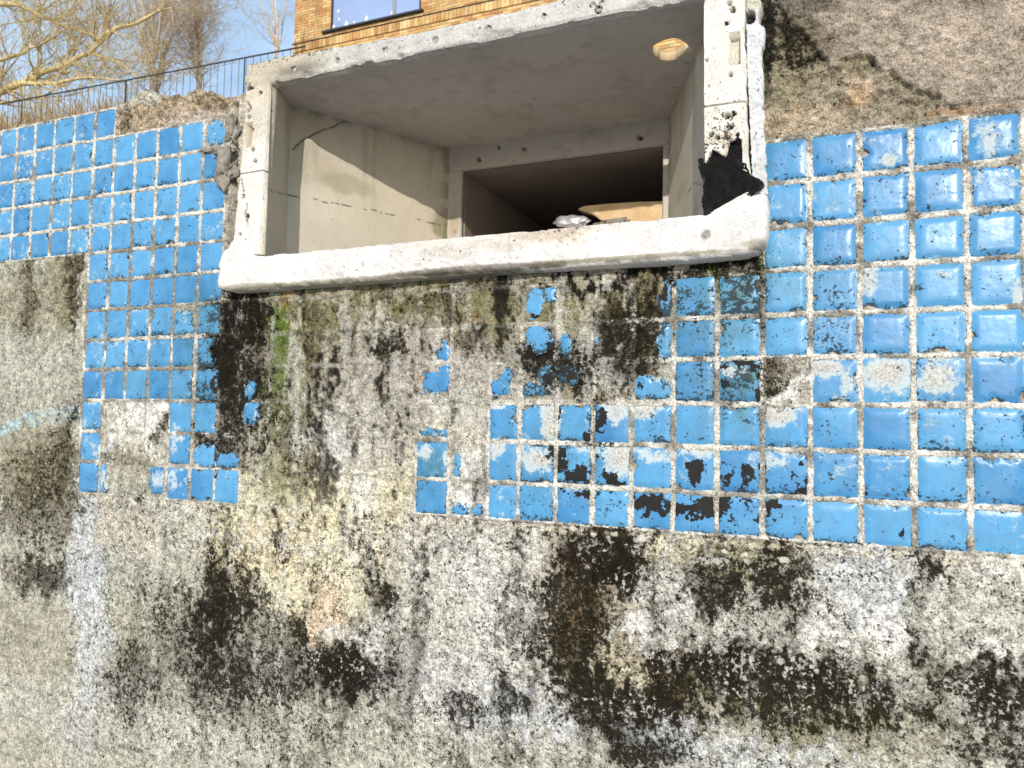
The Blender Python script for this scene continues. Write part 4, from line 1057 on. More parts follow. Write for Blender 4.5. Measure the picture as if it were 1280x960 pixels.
# eroded lower edge left of centre
er = blob(X, r, 520, 345, 130, 10) * sstep(.4, .6, n2)
hh -= .10 * er
hh -= .09 * sstep(.56, .66, fbm(X * 2.1, r * 2.1, 3, 311)) * (1 - sstep(.0, .16, f)) + .02 * sstep(.6, .7, n2)
col = np.empty((len(X), 3)); col[:] = (0.70, 0.665, 0.64)
col *= (0.84 + .32 * n1)[:, None]
for (c, cx, cy, rx, ry, s) in (('tan', 700, 298, 40, 10, .5), ('peach', 640, 300, 120, 20, .25), ('bluewhite', 840, 280, 40, 12, .5), ('olive', 480, 354, 180, 5, .6), ('brown', 600, 342, 120, 5, .7), ('olive', 330, 362, 40, 4, .6), ('pinkgrey', 600, 318, 60, 10, .4), ('brown', 888, 300, 6, 6, .6), ('bluewhite', 930, 290, 24, 16, .4), ('olive', 950, 312, 20, 6, .5), ('olive', 800, 328, 130, 3, .7)):
    k = s * sstep(.25, .6, blob(X, r, cx, cy, rx, ry) + (n2 - .5) * .5)
    col = col * (1 - k)[:, None] + np.array(PAL[c]) * k[:, None]
pit = np.full(len(X), .12) + .32 * blob(X, r, 720, 292, 60, 14) + .2 * blob(X, r, 500, 335, 150, 12); crust = np.full(len(X), .25)
fast_clip('sill', np.stack([X, r, hh], -1), quads_of(len(sr_), len(sx_)), f, -0.7, M_FRAME, HATCH, col, np.stack([pit, np.full(len(X), .5), crust, np.ones(len(X))], -1))

# plaster trim beside the right upright
tpx = [(932, -20), (947, -20), (950, 25), (955, 30), (953, 60), (950, 110), (954, 140), (956, 190), (958, 228), (960, 242), (941, 240), (939, 200), (936, 130), (933, 60)]
tp3 = np.array([at(q[0], q[1], -.18) for q in tpx])
TX, TR = np.meshgrid(np.arange(20.4, 21.35, .03), np.arange(-9.2, -3.6, .03))
X = TX.ravel(); r = TR.ravel()
n2 = fbm(X * 4.1, r * 4.1, 4, 402); n3 = fbm(X * 14, r * 14, 3, 405); n1 = fbm(X * 1.2, r * 1.2, 4, 401)
f = poly_sdf(X, r, tp3) + (n2 - .5) * .20 * sstep(20.75, 20.95, X) + (n3 - .5) * .05
hh = .13 + (n1 - .5) * .10 + (n2 - .5) * .07 + (n3 - .5) * .05
col = np.empty((len(X), 3)); col[:] = (0.60, 0.61, 0.63); col *= (.8 + .4 * n1)[:, None]
k = blob(X, r, 938, 24, 8, 8)
k = sstep(.35, .55, k + (n2 - .5) * .4)
col = col * (1 - k)[:, None] + np.array((.02, .02, .02)) * k[:, None]
hh -= .25 * k
k = sstep(-8.0, -8.3, r) * .7
col = col * (1 - k)[:, None] + np.array((.45, .46, .30)) * k[:, None]
fast_clip('plaster_trim', np.stack([X, r, hh], -1), quads_of(TX.shape[0], TX.shape[1]), f, -.5, M_FRAME, HATCH, col, np.stack([np.full(len(X), .3), np.full(len(X), .6), np.full(len(X), .3), np.ones(len(X))], -1))

# inside of the box -------------------------------------------------
BD_ = 7.0
BL, BR = 9.04, 17.33
BOX_L, BOX_R, BOX_T, BOX_B = 9.57, 17.15, -7.93, -5.35

CK = (6.03, 1.58)      # plan corner where the left cheek turns inwards
def side_panel(x0, x1, seed, cracks):
    # plan line: return of the frame, then the splayed cheek
    plan = [(x0, -0.22), (CK[0], CK[1]), (x1, BD_ + .02)] if x0 < 12 else [(x0, -0.22), (x0, 1.08), (x1, BD_ + .02)]
    ss = np.concatenate([np.linspace(0, 1, 30), np.linspace(1, 2, 140)[1:]])
    px_ = np.interp(ss, [0, 1, 2], [p[0] for p in plan]); pd_ = np.interp(ss, [0, 1, 2], [p[1] for p in plan])
    rr = np.linspace(CEIL - .3, FLOOR + .3, 150)
    S, RR_ = np.meshgrid(np.arange(len(ss)), rr)
    s = S.ravel(); r = RR_.ravel()
    Xp = px_[s]; Dp = pd_[s]
    n1 = fbm(Dp * .7, r * .7, 4, seed); n2 = fbm(Dp * 3, r * 3, 4, seed + 1)
    disp = (n1 - .5) * .03 + (n2 - .5) * .012
    col = np.empty((len(r), 3)); col[:] = (0.60, 0.55, 0.455); col *= (.88 + .24 * n1)[:, None]
    for (kind, D_, r_, rd, rr2, st) in ((('olive', 3.4, -6.6, .8, .4, .35), ('olive', 6.7, -5.8, .35, .5, .7), ('moss', 6.95, -5.6, .12, .4, .7), ('tan', 2.2, -7.0, .8, .8, .25)) if x0 < 12 else (('olive', 5, -5.6, 1, .3, .2), ('brown', 3.0, -4.2, .3, .5, .2))):
        k = st * sstep(.2, .7, np.exp(-((Dp - D_) / rd) ** 2 - ((r - r_) / rr2) ** 2) + (n2 - .5) * .5)
        col = col * (1 - k)[:, None] + np.array(PAL[kind]) * k[:, None]
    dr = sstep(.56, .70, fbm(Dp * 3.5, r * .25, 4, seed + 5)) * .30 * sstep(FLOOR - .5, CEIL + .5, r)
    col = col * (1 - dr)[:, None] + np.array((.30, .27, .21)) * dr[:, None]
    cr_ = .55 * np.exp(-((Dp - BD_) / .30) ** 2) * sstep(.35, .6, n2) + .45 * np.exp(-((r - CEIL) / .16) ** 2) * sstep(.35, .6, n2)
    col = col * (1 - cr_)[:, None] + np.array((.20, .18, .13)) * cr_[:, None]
    fm = .05 * (np.abs((r - CEIL) % 1.05 - .5) < .012)
    disp += fm * .12
    for (pts, wd, dep) in cracks:
        d = segdist(Dp, r + (n2 - .5) * .10, pts)
        disp -= dep * (1 - sstep(wd * .5, wd * 1.4, d))
        k = (1 - sstep(wd * .6, wd * 1.3, d))
        col = col * (1 - k)[:, None] + np.array((.10, .085, .06)) * k[:, None]
    sgn = 1 if x0 < 12 else -1
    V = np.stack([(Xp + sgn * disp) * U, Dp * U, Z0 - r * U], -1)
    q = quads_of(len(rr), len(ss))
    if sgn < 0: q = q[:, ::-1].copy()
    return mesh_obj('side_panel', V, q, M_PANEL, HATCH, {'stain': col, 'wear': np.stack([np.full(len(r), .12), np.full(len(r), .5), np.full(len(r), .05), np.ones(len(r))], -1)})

def on_cheek(px, py):
    d = RM.T @ np.array([(px - 640) / FPX, (py - 480) / FPX, 1.0])
    n_ = np.array([BD_ - CK[1], 0, -(BL - CK[0])]); P0 = np.array([CK[0], 0, CK[1]])
    s = n_ @ (P0 - CC) / (n_ @ d); q = CC + s * d
    if q[2] < CK[1]:
        n_ = np.array([CK[1] + .22, 0, -(CK[0] - OPX0)]); P0 = np.array([OPX0, 0, -.22])
        s = n_ @ (P0 - CC) / (n_ @ d); q = CC + s * d
    return float(q[2]), float(q[1])
crk1 = [on_cheek(*q) for q in ((366, 187), (380, 175), (395, 166), (407, 161), (418, 159), (426, 154), (437, 150))]
crk2 = [on_cheek(*q) for q in ((333, 236), (345, 240), (360, 243), (400, 251), (440, 258), (480, 266), (520, 274), (552, 281))]
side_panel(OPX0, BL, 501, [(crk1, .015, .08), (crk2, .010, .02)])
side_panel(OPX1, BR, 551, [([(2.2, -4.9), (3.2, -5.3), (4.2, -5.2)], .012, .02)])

def flat_sheet(name, us, vs, place, colf, mat, f=None, back=None):
    Ug, Vg = np.meshgrid(us, vs)
    u = Ug.ravel(); v = Vg.ravel()
    P = place(u, v)
    col, we_, = colf(u, v)
    q = quads_of(len(vs), len(us))
    if f is not None:
        fv = f(u, v)
        q = q[(fv[q] > 0).all(1)]
    return mesh_obj(name, P, q, mat, HATCH, {'stain': col, 'wear': we_})

def panel_col(base, seed, pitv=.1):
    def g(u, v):
        n1 = fbm(u * .6, v * .6, 4, seed); n2 = fbm(u * 3, v * 3, 3, seed + 1)
        c = np.empty((len(u), 3)); c[:] = base; c *= (.86 + .28 * n1)[:, None]
        k = .3 * sstep(.55, .75, n2)
        c = c * (1 - k)[:, None] + np.array((.30, .27, .22)) * k[:, None]
        return c, np.stack([np.full(len(u), pitv), np.full(len(u), .4), np.full(len(u), .03), np.ones(len(u))], -1)
    return g

# ceiling slab with the broken hole near its right end
HOLE = [(17.80, 2.35), (17.95, 2.02), (18.2, 1.86), (18.5, 1.76), (18.72, 1.95), (18.84, 2.3), (18.86, 2.62), (18.62, 2.72), (18.42, 2.92), (18.15, 3.05), (17.98, 2.86)]
hp = np.array(HOLE)
us = np.arange(5.75, 20.6, .06); vs = np.arange(-.22, 7.3, .06)
Ug, Vg = np.meshgrid(us, vs); u = Ug.ravel(); v = Vg.ravel()
colc, wec = panel_col((.50, .475, .45), 601)(u, v)
hsd = -poly_sdf(u, v, hp) + (fbm(u * 6, v * 6, 3, 603) - .5) * .12
k = (1 - sstep(0.0, .10, hsd))
colc = colc * (1 - k)[:, None] + np.array((.66, .52, .33)) * k[:, None]
dent = .025 * (1 - sstep(0, .06, hsd))
nn_ = (fbm(u * .8, v * .8, 4, 605) - .5) * .03
# clip in (X, D), then stand the sheet at ceiling height with its rim going up through the slab
def ceil_mesh():
    VVc = np.stack([u, v, nn_ - dent], -1)
    q = quads_of(len(vs), len(us))
    o = fast_clip('ceiling_slab', VVc, q, hsd, .001, M_PANEL, HATCH, colc, wec)
    me = o.data
    co = np.empty(len(me.vertices) * 3); me.vertices.foreach_get('co', co); co = co.reshape(-1, 3)
    Xc = co[:, 0] / U; Dc = (Z0 - co[:, 2]) / U; hc = -co[:, 1] / U
    rimv = np.isclose(hc, .001, atol=1e-6)
    # fast_clip's rim vertices (at height `back`) become the top of the hole, 0.42 above
    zz = CEIL + np.where(rimv, -.24, 0) + hc
    out = np.stack([Xc * U, Dc * U, Z0 - zz * U], -1).astype(np.float32)
    me.vertices.foreach_set('co', out.ravel()); me.update()
    me.flip_normals()
    return o
ceil_mesh()
# top of the slab
TXs = np.arange(5.7, 20.75, .15); TDs = np.arange(-.1, 7.3, .15)
def top_f(u_, v_): return -poly_sdf(u_, v_, hp) - .02
o = flat_sheet('slab_top', TXs, TDs, lambda u_, v_: np.stack([u_ * U, v_ * U, np.full(len(u_), Z0 - (CEIL - .25) * U)], -1), panel_col((.42, .38, .31), 611, .3), M_FRAME, top_f)
# back panel with its oblong opening, made of four strips
def strip(a, b, seed):
    xa = np.arange(a[0], b[0] + .05, .07); xa[-1] = b[0]
    rb_ = np.arange(a[1], b[1] + .05, .07); rb_[-1] = b[1]
    Xg, Rg = np.meshgrid(xa, rb_); u = Xg.ravel(); v = Rg.ravel()
    c, w = panel_col((.52, .49, .45), seed)(u, v)
    nnn = (fbm(u * .8, v * .8, 4, seed + 3) - .5) * .02
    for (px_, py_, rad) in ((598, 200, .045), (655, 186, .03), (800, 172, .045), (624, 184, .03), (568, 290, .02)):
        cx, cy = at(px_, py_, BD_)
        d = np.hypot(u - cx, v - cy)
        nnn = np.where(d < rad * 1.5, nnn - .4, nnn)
        c = np.where((d < rad * 1.8)[:, None], (.05, .045, .04), c)  # dark colour stands in for shade inside these small holes
    k = .7 * sstep(.3, .7, np.exp(-((u - 9.3) / .25) ** 2 - ((v + 5.9) / .6) ** 2))
    c = c * (1 - k)[:, None] + np.array((.40, .33, .22)) * k[:, None]
    f_ = np.minimum.reduce([u - a[0], b[0] - u, v - a[1], b[1] - v]) + .001
    return fast_clip('back_panel', np.stack([u, v, -BD_ + nnn], -1), quads_of(len(rb_), len(xa)), f_, -BD_ - .18, M_PANEL, HATCH, c, w)
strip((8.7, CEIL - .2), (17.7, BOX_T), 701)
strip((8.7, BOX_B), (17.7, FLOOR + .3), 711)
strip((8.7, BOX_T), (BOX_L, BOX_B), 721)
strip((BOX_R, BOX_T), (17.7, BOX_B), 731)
# floor of the box
box('floor_slab', (5.8, FLOOR, -0.2), (20.6, FLOOR + .5, 7.1), M_CHAMBER, HATCH)
# the dark chamber behind the opening
CH0 = BD_ + .34
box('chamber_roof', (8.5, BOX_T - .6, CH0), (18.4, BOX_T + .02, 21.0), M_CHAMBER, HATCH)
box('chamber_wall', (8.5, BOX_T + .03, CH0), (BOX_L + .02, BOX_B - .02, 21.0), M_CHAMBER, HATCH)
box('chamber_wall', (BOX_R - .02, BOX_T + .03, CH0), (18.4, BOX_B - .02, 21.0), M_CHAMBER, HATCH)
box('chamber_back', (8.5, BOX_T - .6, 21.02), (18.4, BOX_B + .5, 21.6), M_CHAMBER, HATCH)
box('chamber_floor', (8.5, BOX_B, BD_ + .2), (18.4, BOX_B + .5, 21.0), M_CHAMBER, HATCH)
# seal round the gap so that no daylight leaks in
box('gap_cover', (8.2, BOX_T - .62, BD_ + .2), (18.7, BOX_T - .45, CH0 + .3), M_CHAMBER, HATCH)
box('gap_cover', (8.3, BOX_T - .6, BD_ + .2), (8.48, BOX_B + .5, CH0 + .3), M_CHAMBER, HATCH)
box('gap_cover', (18.42, BOX_T - .6, BD_ + .2), (18.6, BOX_B + .5, CH0 + .3), M_CHAMBER, HATCH)
# body of the box behind the splayed cheeks
box('side_block', (5.3, CEIL - .4, 7.2), (8.25, FLOOR + .4, 7.9), M_MORTAR, HATCH)
box('side_block', (18.75, CEIL - .4, 7.2), (21.2, FLOOR + .4, 7.9), M_MORTAR, HATCH)

# mortar lumps at the left upright
def lump(px, py, D, rx, ry, rd, seed, parent, mat, name='mortar_lump', rough=1.0):
    bm = bmesh.new()
    bmesh.ops.create_icosphere(bm, subdivisions=4 if rx > .2 else 2, radius=1)
    cx, cy = at(px, py, D)
    pts = np.array([v.co[:] for v in bm.verts])
    nn_ = fbm(pts[:, 0] * 1.7 + 5 + seed, pts[:, 1] * 1.7 + pts[:, 2] * 1.3 + seed * 2, 4, seed) - .5
    n5 = fbm(pts[:, 0] * 5 + seed, pts[:, 2] * 5 + pts[:, 1] * 4, 3, seed + 7) - .5
    s = 1 + (nn_ * 1.5 + n5 * .8) * rough
    for v, p, k in zip(bm.verts, pts, s):
        v.co = Vector(W(cx + p[0] * rx * k, cy + p[2] * ry * k, D + p[1] * rd * k))
    bmesh.ops.recalc_face_normals(bm, faces=bm.faces)
    me = bpy.data.meshes.new(name); bm.to_mesh(me); bm.free()
    me.polygons.foreach_set('use_smooth', np.ones(len(me.polygons), dtype=bool))
    me.materials.append(mat)
    o = bpy.data.objects.new(name, me); COL.objects.link(o); o.parent = parent
    return o
lump(284, 212, -.03, .36, .50, .22, 3, WALL, M_MORTAR, rough=1.3)
lump(280, 190, 0.0, .40, .20, .22, 8, WALL, M_MORTAR)
lump(293, 164, .05, .22, .42, .20, 14, WALL, M_MORTAR, rough=1.3)
lump(272, 188, -.03, .5, .10, .14, 21, WALL, M_MORTAR)

M_CEMENT = mat_simple('pale_cement_lump', (0.40, 0.36, 0.28), (0.72, 0.68, 0.60), 60, 0.95, 0.8, 0.003)
for i_, (px_, py_, rr_) in enumerate(((716, 661, .10), (742, 668, .08), (768, 668, .07), (800, 674, .11), (905, 690, .10), (930, 694, .08), (655, 655, .07), (690, 660, .06), (980, 700, .09), (1035, 706, .07), (860, 684, .08))):
    lump(px_, py_, -.03, rr_ * 1.2, rr_ * .85, rr_ * .7, 60 + i_, WALL, M_CEMENT, 'cement_lump', 1.2)

# ------------------------------------------------------------------ things lying in the chamber
def prism(name, outline, D0, D1, mat, bev=.01):
    """outline in (X, r) extruded in D"""
    bm = bmesh.new()
    a = [bm.verts.new(W(x_, r_, D0)) for x_, r_ in outline]; b = [bm.verts.new(W(x_, r_, D1)) for x_, r_ in outline]
    n = len(outline)
    bm.faces.new(a); bm.faces.new(b[::-1])
    for i in range(n): bm.faces.new((a[i], b[i], b[(i + 1) % n], a[(i + 1) % n]))
    bmesh.ops.recalc_face_normals(bm, faces=bm.faces)
    bmesh.ops.bevel(bm, geom=bm.edges[:], offset=bev, segments=2, affect='EDGES')
    me = bpy.data.meshes.new(name); bm.to_mesh(me); bm.free(); me.materials.append(mat)
    o = bpy.data.objects.new(name, me); COL.objects.link(o)
    return o
pl = [(q[0], q[1]) for q in (at(722, 262, 7.5), at(730, 258, 7.5), at(760, 255, 7.5), at(800, 252.5, 7.5), at(845, 252, 7.5), at(845, 270, 7.5), at(790, 274, 7.5), at(752, 276, 7.5), at(742, 268, 7.5))]
pl = [(x_, min(r_, BOX_B - .02)) for x_, r_ in pl]
pl += []
prism_o = prism('timber_offcut', [(x_, r_) for x_, r_ in pl[:6]] + [(pl[5][0], BOX_B - .005), (pl[7][0] + .5, BOX_B - .005), pl[7], pl[8]], 7.42, 8.0, M_WOOD, .004)
tag(prism_o, 'orange timber offcut lying inside the dark back opening of the hatch', 'timber')
lo_ = lump(714, 277, 7.35, .66, .24, .12, 31, None, M_SILVER, 'crumpled_foil', .45)
tag(lo_, 'crumpled silvery sheet beside the orange timber in the hatch opening', 'foil')
lo_ = lump(765, 280, 7.28, .60, .16, .07, 37, None, M_MORTAR, 'rubble_piece')
tag(lo_, 'small brown crumb of rubble in front of the orange timber', 'rubble')

# ------------------------------------------------------------------ railing on the terrace
RAIL = thing('metal_railing', 'thin dark metal railing with upright bars on the terrace above the wall', 'railing')
D_a, D_b = 49.0, 51.8
pa = at(0, 130, D_a); pb = at(360, 62, D_b)
def rail_pt(t):
    X_ = pa[0] + (pb[0] - pa[0]) * t; D_ = D_a + (D_b - D_a) * t
    return X_, pa[1] + (pb[1] - pa[1]) * t, D_
def tube(name, pts, rad, mat, parent, sides=6):
    pts = [Vector(p) for p in pts]
    V = []; F = []
    for i, p in enumerate(pts):
        d = (pts[min(i + 1, len(pts) - 1)] - pts[max(i - 1, 0)]).normalized()
        a = d.orthogonal().normalized(); b = d.cross(a)
        for k in range(sides):
            an = 2 * math.pi * k / sides
            V.append(p + (a * math.cos(an) + b * math.sin(an)) * (rad[i] if isinstance(rad, (list, tuple)) else rad))
    for i in range(len(pts) - 1):
        for k in range(sides):
            F.append((i * sides + k, i * sides + (k + 1) % sides, (i + 1) * sides + (k + 1) % sides, (i + 1) * sides + k))
    F.append(tuple(range(sides))[::-1]); F.append(tuple(range((len(pts) - 1) * sides, len(pts) * sides)))
    return mesh_obj(name, [tuple(v) for v in V], F, mat, parent)
tube('rail', [W(*rail_pt(-.35)), W(*rail_pt(1.05))], .010, M_RAIL, RAIL)
def low(t, dz): 
    q = rail_pt(t); return W(q[0], q[1] + dz, q[2])
tube('rail', [low(-.35, 10.2), low(1.05, 10.2)], .010, M_RAIL, RAIL)
nb = 62
bar0 = None
for i in range(nb):
    t = -.32 + 1.35 * i / (nb - 1)
    p0 = W(*rail_pt(t))
    if bar0 is None:
        bar0 = tube('bar', [(0, 0, 0), (0, 0, -1.02)], .0032, M_RAIL, RAIL, 5)
        bar0.location = p0
    else:
        b_ = bar0.copy(); COL.objects.link(b_); b_.parent = RAIL; b_.location = p0
for t in (-.3, .09, .48, .87):
    tube('post', [W(*rail_pt(t)), low(t, 14.5)], .008, M_RAIL, RAIL)

# ------------------------------------------------------------------ brick building
BLD = thing('brick_building', 'yellow brick building with dark framed window rising behind the hatch', 'building')
DB = 140.0
bx0 = at(367, 60, DB)[0]
bsold = at(367, 56, DB)[1]           # dark string line above the soldier course
bx1 = 40.0
wl, wr_ = at(413, 35, DB)[0], at(526, 15, DB)[0]
wb = at(413, 41, DB)[1]
wtop = wb - 18
for (a_, b_) in (((bx0 + .06, wb, DB + .12), (bx1, TER + 4, DB + 60)), ((bx0 + .06, bsold - 70, DB + .12), (bx1, wtop, DB + 60)), ((bx0 + .06, wtop, DB + .12), (wl, wb, DB + 60)), ((wr_, wtop, DB + .12), (bx1, wb, DB + 60))):
    box('wall', a_, b_, M_MORT2, BLD)
def bricks():
    V = []; F = []; S = []
    rg = random.Random(11)
    L, Hh, J = 2.25, .75, .11
    def add(xa, xb, ra, rb_, d, c):
        b = len(V)
        for (x_, r_, dd) in ((xa, ra, d), (xb, ra, d), (xb, rb_, d), (xa, rb_, d), (xa, ra, DB + .2), (xb, ra, DB + .2), (xb, rb_, DB + .2), (xa, rb_, DB + .2)):
            V.append(W(x_, r_, dd)); S.append(c)
        F.extend([(b, b + 3, b + 2, b + 1), (b, b + 1, b + 5, b + 4), (b + 1, b + 2, b + 6, b + 5), (b + 2, b + 3, b + 7, b + 6), (b + 3, b, b + 4, b + 7)])
    def colr():
        t = rg.random(); k = rg.uniform(.8, 1.15)
        a = np.array((.58, .37, .15)); b = np.array((.50, .26, .10)); c = np.array((.66, .46, .22))
        q = a if t < .5 else (b if t < .75 else c)
        return tuple(q * k)
    rows = []
    y = bsold + .0
    # courses upward
    n = 0
    yy_ = y
    while yy_ > bsold - 26:
        off = 0 if n % 2 else L / 2
        x_ = bx0 - off
        while x_ < -28:
            xa, xb = max(x_, bx0), x_ + L - J
            ra, rb_ = yy_ - Hh + J, yy_
            inw = (xb > wl - .1 and xa < wr_ + .1 and rb_ < wb + .05 and ra > wtop - .1)
            if inw:
                if xa < wl - .3: add(xa, wl - .02, ra, rb_, DB + rg.uniform(-.03, .03), colr())
                if xb > wr_ + .3: add(wr_ + .02, xb, ra, rb_, DB + rg.uniform(-.03, .03), colr())
            elif xb > xa + .2:
                add(xa, xb, ra, rb_, DB + rg.uniform(-.03, .03), colr())
            x_ += L
        yy_ -= Hh; n += 1
    # soldier course
    x_ = bx0 - .1
    while x_ < -28:
        add(x_, x_ + .95, bsold + .22, bsold + 2.3, DB - .25 + rg.uniform(-.04, .04), colr()); x_ += 1.06
    # courses below the soldier course, right down behind the lintel
    yy_ = bsold + 2.4 + Hh; n = 0
    while yy_ < bsold + 44:
        x_ = (bx0 if n % 2 else bx0 - L / 2) + (0 if yy_ < bsold + 8 else 30)
        while x_ < 10:
            add(max(x_, bx0), x_ + L - J, yy_ - Hh + J, yy_, DB + rg.uniform(-.03, .03), colr()); x_ += L
        yy_ += Hh; n += 1
    o = mesh_obj('brickwork', V, F, M_BRICK, BLD, {'stain': np.array(S)}, smooth=False)
    o['kind'] = 'stuff'
bricks()
box('string_course', (bx0 - .3, bsold + .2, DB - .5), (-28, bsold + .02, DB + .1), M_FRAMEW, BLD)
win = box('window', (wl, wtop, DB + .35), (wr_, wb, DB + .55), M_FRAMEW, BLD)
mul = at(492, 10, DB)[0]
for (xa, xb) in ((wl + .5, mul - .45), (mul + .45, wr_ - .5)):
    box('pane', (xa, wtop + .5, DB + .30), (xb, wb - .5, DB + .36), M_GLASS, win)
box('mullion', (mul - .45, wtop + .02, DB + .02), (mul + .45, wb - .02, DB + .34), M_MULL, win)
box('frame_side', (wl + .01, wtop, DB + .06), (wl + .5, wb - .5, DB + .34), M_FRAMEW, win)
box('frame_side', (wr_ - .5, wtop, DB + .06), (wr_ - .01, wb - .5, DB + .34), M_FRAMEW, win)
box('sill', (wl - 2.2, wb - .45, DB - .9), (wr_ + .9, wb - .02, DB + .3), M_FRAMEW, BLD)
def sticker(px, py, sc):
    cx, cy = at(px, py, DB + .28)
    pts = []
    for k in range(8):
        an = 2 * math.pi * k / 8
        rr_ = sc * (1 if k % 2 == 0 else .62)
        pts.append((cx + rr_ * math.cos(an) * .8, cy + rr_ * math.sin(an) * 1.2))
    bm = bmesh.new()
    a = [bm.verts.new(W(x_, r_, DB + .26)) for x_, r_ in pts]; b = [bm.verts.new(W(x_, r_, DB + .29)) for x_, r_ in pts]
    bm.faces.new(a); bm.faces.new(b[::-1])
    for i in range(8): bm.faces.new((a[i], b[i], b[(i + 1) % 8], a[(i + 1) % 8]))
    bmesh.ops.recalc_face_normals(bm, faces=bm.faces)
    me = bpy.data.meshes.new('paper_cutout'); bm.to_mesh(me); bm.free(); me.materials.append(M_WHITE)
    o = bpy.data.objects.new('paper_cutout', me); COL.objects.link(o); o.parent = win
for q in ((417, 33, .55), (433, 30, .85), (443, 28, .4), (458, 23, .75), (490, 16, .6), (423, 14, .5), (424, 24, .4)): sticker(*q)

# ------------------------------------------------------------------ trees
def make_tree(name, label, mat, trunk, limbs, seed, twig=(60, 1.0), group=None):
    """trunk: list of (point, radius); limbs: list of lists of (point, radius). Points are world vectors."""
    rg = random.Random(seed)
    root = thing(name, label, 'tree', group=group)
    tube('trunk', [t[0] for t in trunk], [t[1] for t in trunk], mat, root, 10)
    V = []; F = []
    def seg(pts, rads, sides):
        base = len(V)
        for i, p in enumerate(pts):
            d = (pts[min(i + 1, len(pts) - 1)] - pts[max(i - 1, 0)])
            if d.length < 1e-6: d = Vector((0, 0, 1))
            d.normalize(); a = d.orthogonal().normalized(); b = d.cross(a)
            for k in range(sides):
                an = 2 * math.pi * k / sides
                V.append(tuple(p + (a * math.cos(an) + b * math.sin(an)) * rads[i]))
        for i in range(len(pts) - 1):
            for k in range(sides):
                F.append((base + i * sides + k, base + i * sides + (k + 1) % sides, base + (i + 1) * sides + (k + 1) % sides, base + (i + 1) * sides + k))
    def grow(p, d, length, rad, depth):
        n = max(3, int(5 - depth * .5))
        pts = [p.copy()]; rads = [rad]
        dd = d.normalized()
        for i in range(n):
            dd = (dd + Vector((rg.gauss(0, .22), rg.gauss(0, .22), rg.gauss(.06, .20)))).normalized()
            pts.append(pts[-1] + dd * length / n); rads.append(rad * (1 - .75 * (i + 1) / n))
        seg(pts, rads, 5 if rad > .01 else 3)
        if depth > 0:
            for k in range(rg.randint(3, 5)):
                i = rg.randint(1, n); 
                nd = (pts[i] - pts[i - 1]).normalized() + Vector((rg.gauss(0, .7), rg.gauss(0, .5), rg.gauss(.15, .6)))
                grow(pts[i], nd, length * rg.uniform(.45, .75), max(rads[i] * .7, .0042), depth - 1)
    for limb in limbs:
        # subdivide the limb with a little wobble
        pts = []; rads = []
        for (a, b) in zip(limb[:-1], limb[1:]):
            m_ = 4
            for k in range(m_):
                t = k / m_
                q = a[0].lerp(b[0], t) + Vector((rg.gauss(0, .03), rg.gauss(0, .05), rg.gauss(0, .03))) * (a[0] - b[0]).length * .4
                pts.append(q); rads.append(a[1] * (1 - t) + b[1] * t)
        pts.append(limb[-1][0]); rads.append(limb[-1][1])
        seg(pts, rads, 7)
        n = int(len(pts) * twig[0] / 20)
        for k in range(n):
            i = rg.randint(1, len(pts) - 1)
            d = (pts[i] - pts[i - 1]).normalized()
            nd = d * .7 + Vector((rg.gauss(0, .6), rg.gauss(0, .4), rg.gauss(.25, .6)))
            grow(pts[i], nd, twig[1] * rg.uniform(.5, 1.3), max(rads[i] * .42, .007), 2)
    mesh_obj('crown', V, F, mat, root)
    return root

def P(px, py, D): 
    q = at(px, py, D); return Vector(W(q[0], q[1], D))
ground_z = Z0 - TER * U
D1 = 75.0
tb = P(-140, 140, D1)
trunk = [(Vector((tb.x - .3, tb.y, ground_z - .3)), .34), (Vector((tb.x - .1, tb.y, ground_z + 1.0)), .25), (P(-140, 140, D1), .20), (P(-120, 20, D1), .17), (P(-100, -120, D1), .12)]
l1 = [(P(-135, 150, D1), .10), (P(-40, 128, D1), .085), (P(20, 106, D1), .07), (P(70, 86, D1 + 1), .05), (P(112, 66, D1), .045), (P(130, 44, D1), .04), (P(170, 28, D1 - 1), .03), (P(215, 10, D1), .018)]
l2 = [(P(20, 106, D1), .05), (P(70, 103, D1 - 1), .036), (P(110, 97, D1 - 2), .026), (P(150, 100, D1 - 2), .014)]
l3 = [(P(-120, 20, D1), .09), (P(-30, -6, D1 + 1), .06), (P(28, 8, D1 + 1), .045), (P(62, 24, D1), .038), (P(86, 36, D1 + 1), .03), (P(120, 44, D1), .02)]
l4 = [(P(62, 24, D1), .026), (P(85, 20, D1 - 1), .02), (P(100, 4, D1 - 1), .012), (P(112, -20, D1), .008)]
l5 = [(P(-130, 90, D1), .08), (P(-40, 84, D1 - 2), .05), (P(10, 72, D1 - 2), .034), (P(50, 56, D1 - 2), .022), (P(90, 28, D1 - 1), .012)]
l6 = [(P(112, 66, D1), .028), (P(150, 78, D1 + 1), .018), (P(175, 100, D1 + 1), .011)]
l7 = [(P(-40, 128, D1), .05), (P(10, 130, D1 + 1), .03), (P(60, 118, D1 + 2), .02)]
make_tree('bare_tree', 'bare spreading tree with yellow lichen on its limbs behind the railing', M_BARK_Y, trunk, [l1, l2, l3, l4, l5, l6, l7], 3, (46, 1.05))
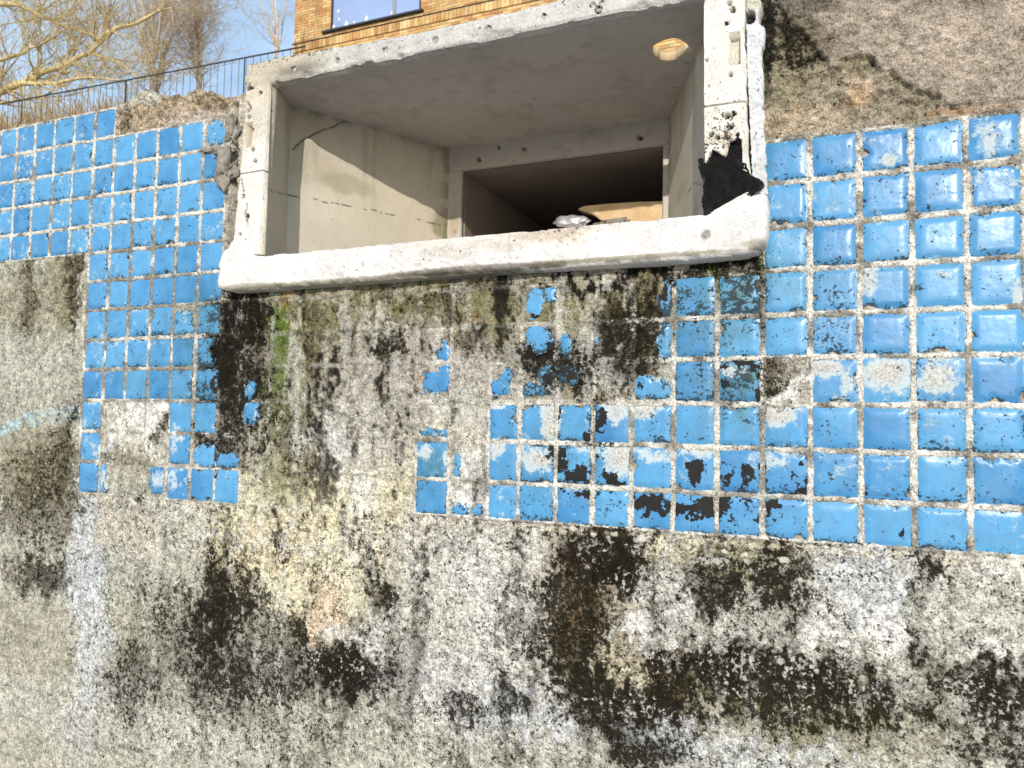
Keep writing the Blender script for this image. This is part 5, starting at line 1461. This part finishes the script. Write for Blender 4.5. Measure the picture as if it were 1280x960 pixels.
def upright(name, label, px, py0, D, seed, hpx, spread, mat, n=10, tw=(26, .9)):
    base = P(px, py0, D); b0 = Vector((base.x, base.y, ground_z - .2))
    trunk = [(b0, .12), (Vector((base.x, base.y, (ground_z + base.z) / 2)), .08), (base, .045), (P(px + 2, py0 - hpx * .5, D), .03), (P(px - 1, py0 - hpx * .9, D), .018), (P(px + 3, py0 - hpx * 1.3, D), .008)]
    rg = random.Random(seed); limbs = []
    for k in range(n):
        dx = rg.uniform(-spread, spread); y0 = py0 - rg.uniform(-.3, .3) * hpx
        limbs.append([(P(px, y0, D), .030), (P(px + dx * .4, y0 - hpx * .35, D + rg.uniform(-3, 3)), .022), (P(px + dx * .75, y0 - hpx * .7, D + rg.uniform(-4, 4)), .014), (P(px + dx, y0 - hpx * 1.05, D + rg.uniform(-5, 5)), .006)])
    make_tree(name, label, mat, trunk, limbs, seed, tw)
upright('bare_tree', 'slim bare tree with pale upright twigs beyond the rubble topped wall', 190, 110, 95, 17, 120, 40, M_BARK_P)
upright('bare_tree', 'slim bare tree with fawn upswept branches close to the brick building', 250, 105, 105, 29, 115, 34, M_BARK_P)
upright('bare_tree', 'thin whitish bare tree touching the left corner of the brick building', 345, 70, 125, 43, 80, 26, M_BARK_P, 3, (7, .8))

# dry hedge beyond the railing
def hedge():
    rg = random.Random(77); V = []; F = []
    for i in range(2600):
        px_ = rg.uniform(-40, 190); D_ = rg.uniform(60, 68)
        yb = 165 - px_ * .12
        p = P(px_, yb, D_)
        l = rg.uniform(.3, .75) * (1 - .35 * abs(math.sin(px_ * .05)))
        p.z -= .9
        d = Vector((rg.gauss(0, .5), rg.gauss(0, .4), 1)).normalized()
        for s in range(3):
            q = p + d * (l + .7) * .33
            a = d.orthogonal().normalized() * .008; b = d.cross(a)
            k = len(V)
            V += [tuple(p + a), tuple(p - a * .5 + b), tuple(p - a * .5 - b), tuple(q + a * .6), tuple(q - a * .3 + b * .6), tuple(q - a * .3 - b * .6)]
            F += [(k, k + 1, k + 4, k + 3), (k + 1, k + 2, k + 5, k + 4), (k + 2, k, k + 3, k + 5)]
            p = q; d = (d + Vector((rg.gauss(0, .4), rg.gauss(0, .4), rg.gauss(0, .2)))).normalized()
    o = mesh_obj('hedge', V, F, M_HEDGE)
    o['kind'] = 'stuff'; tag(o, 'dry leafless tan hedge twigs massed behind the railing', 'hedge')
hedge()
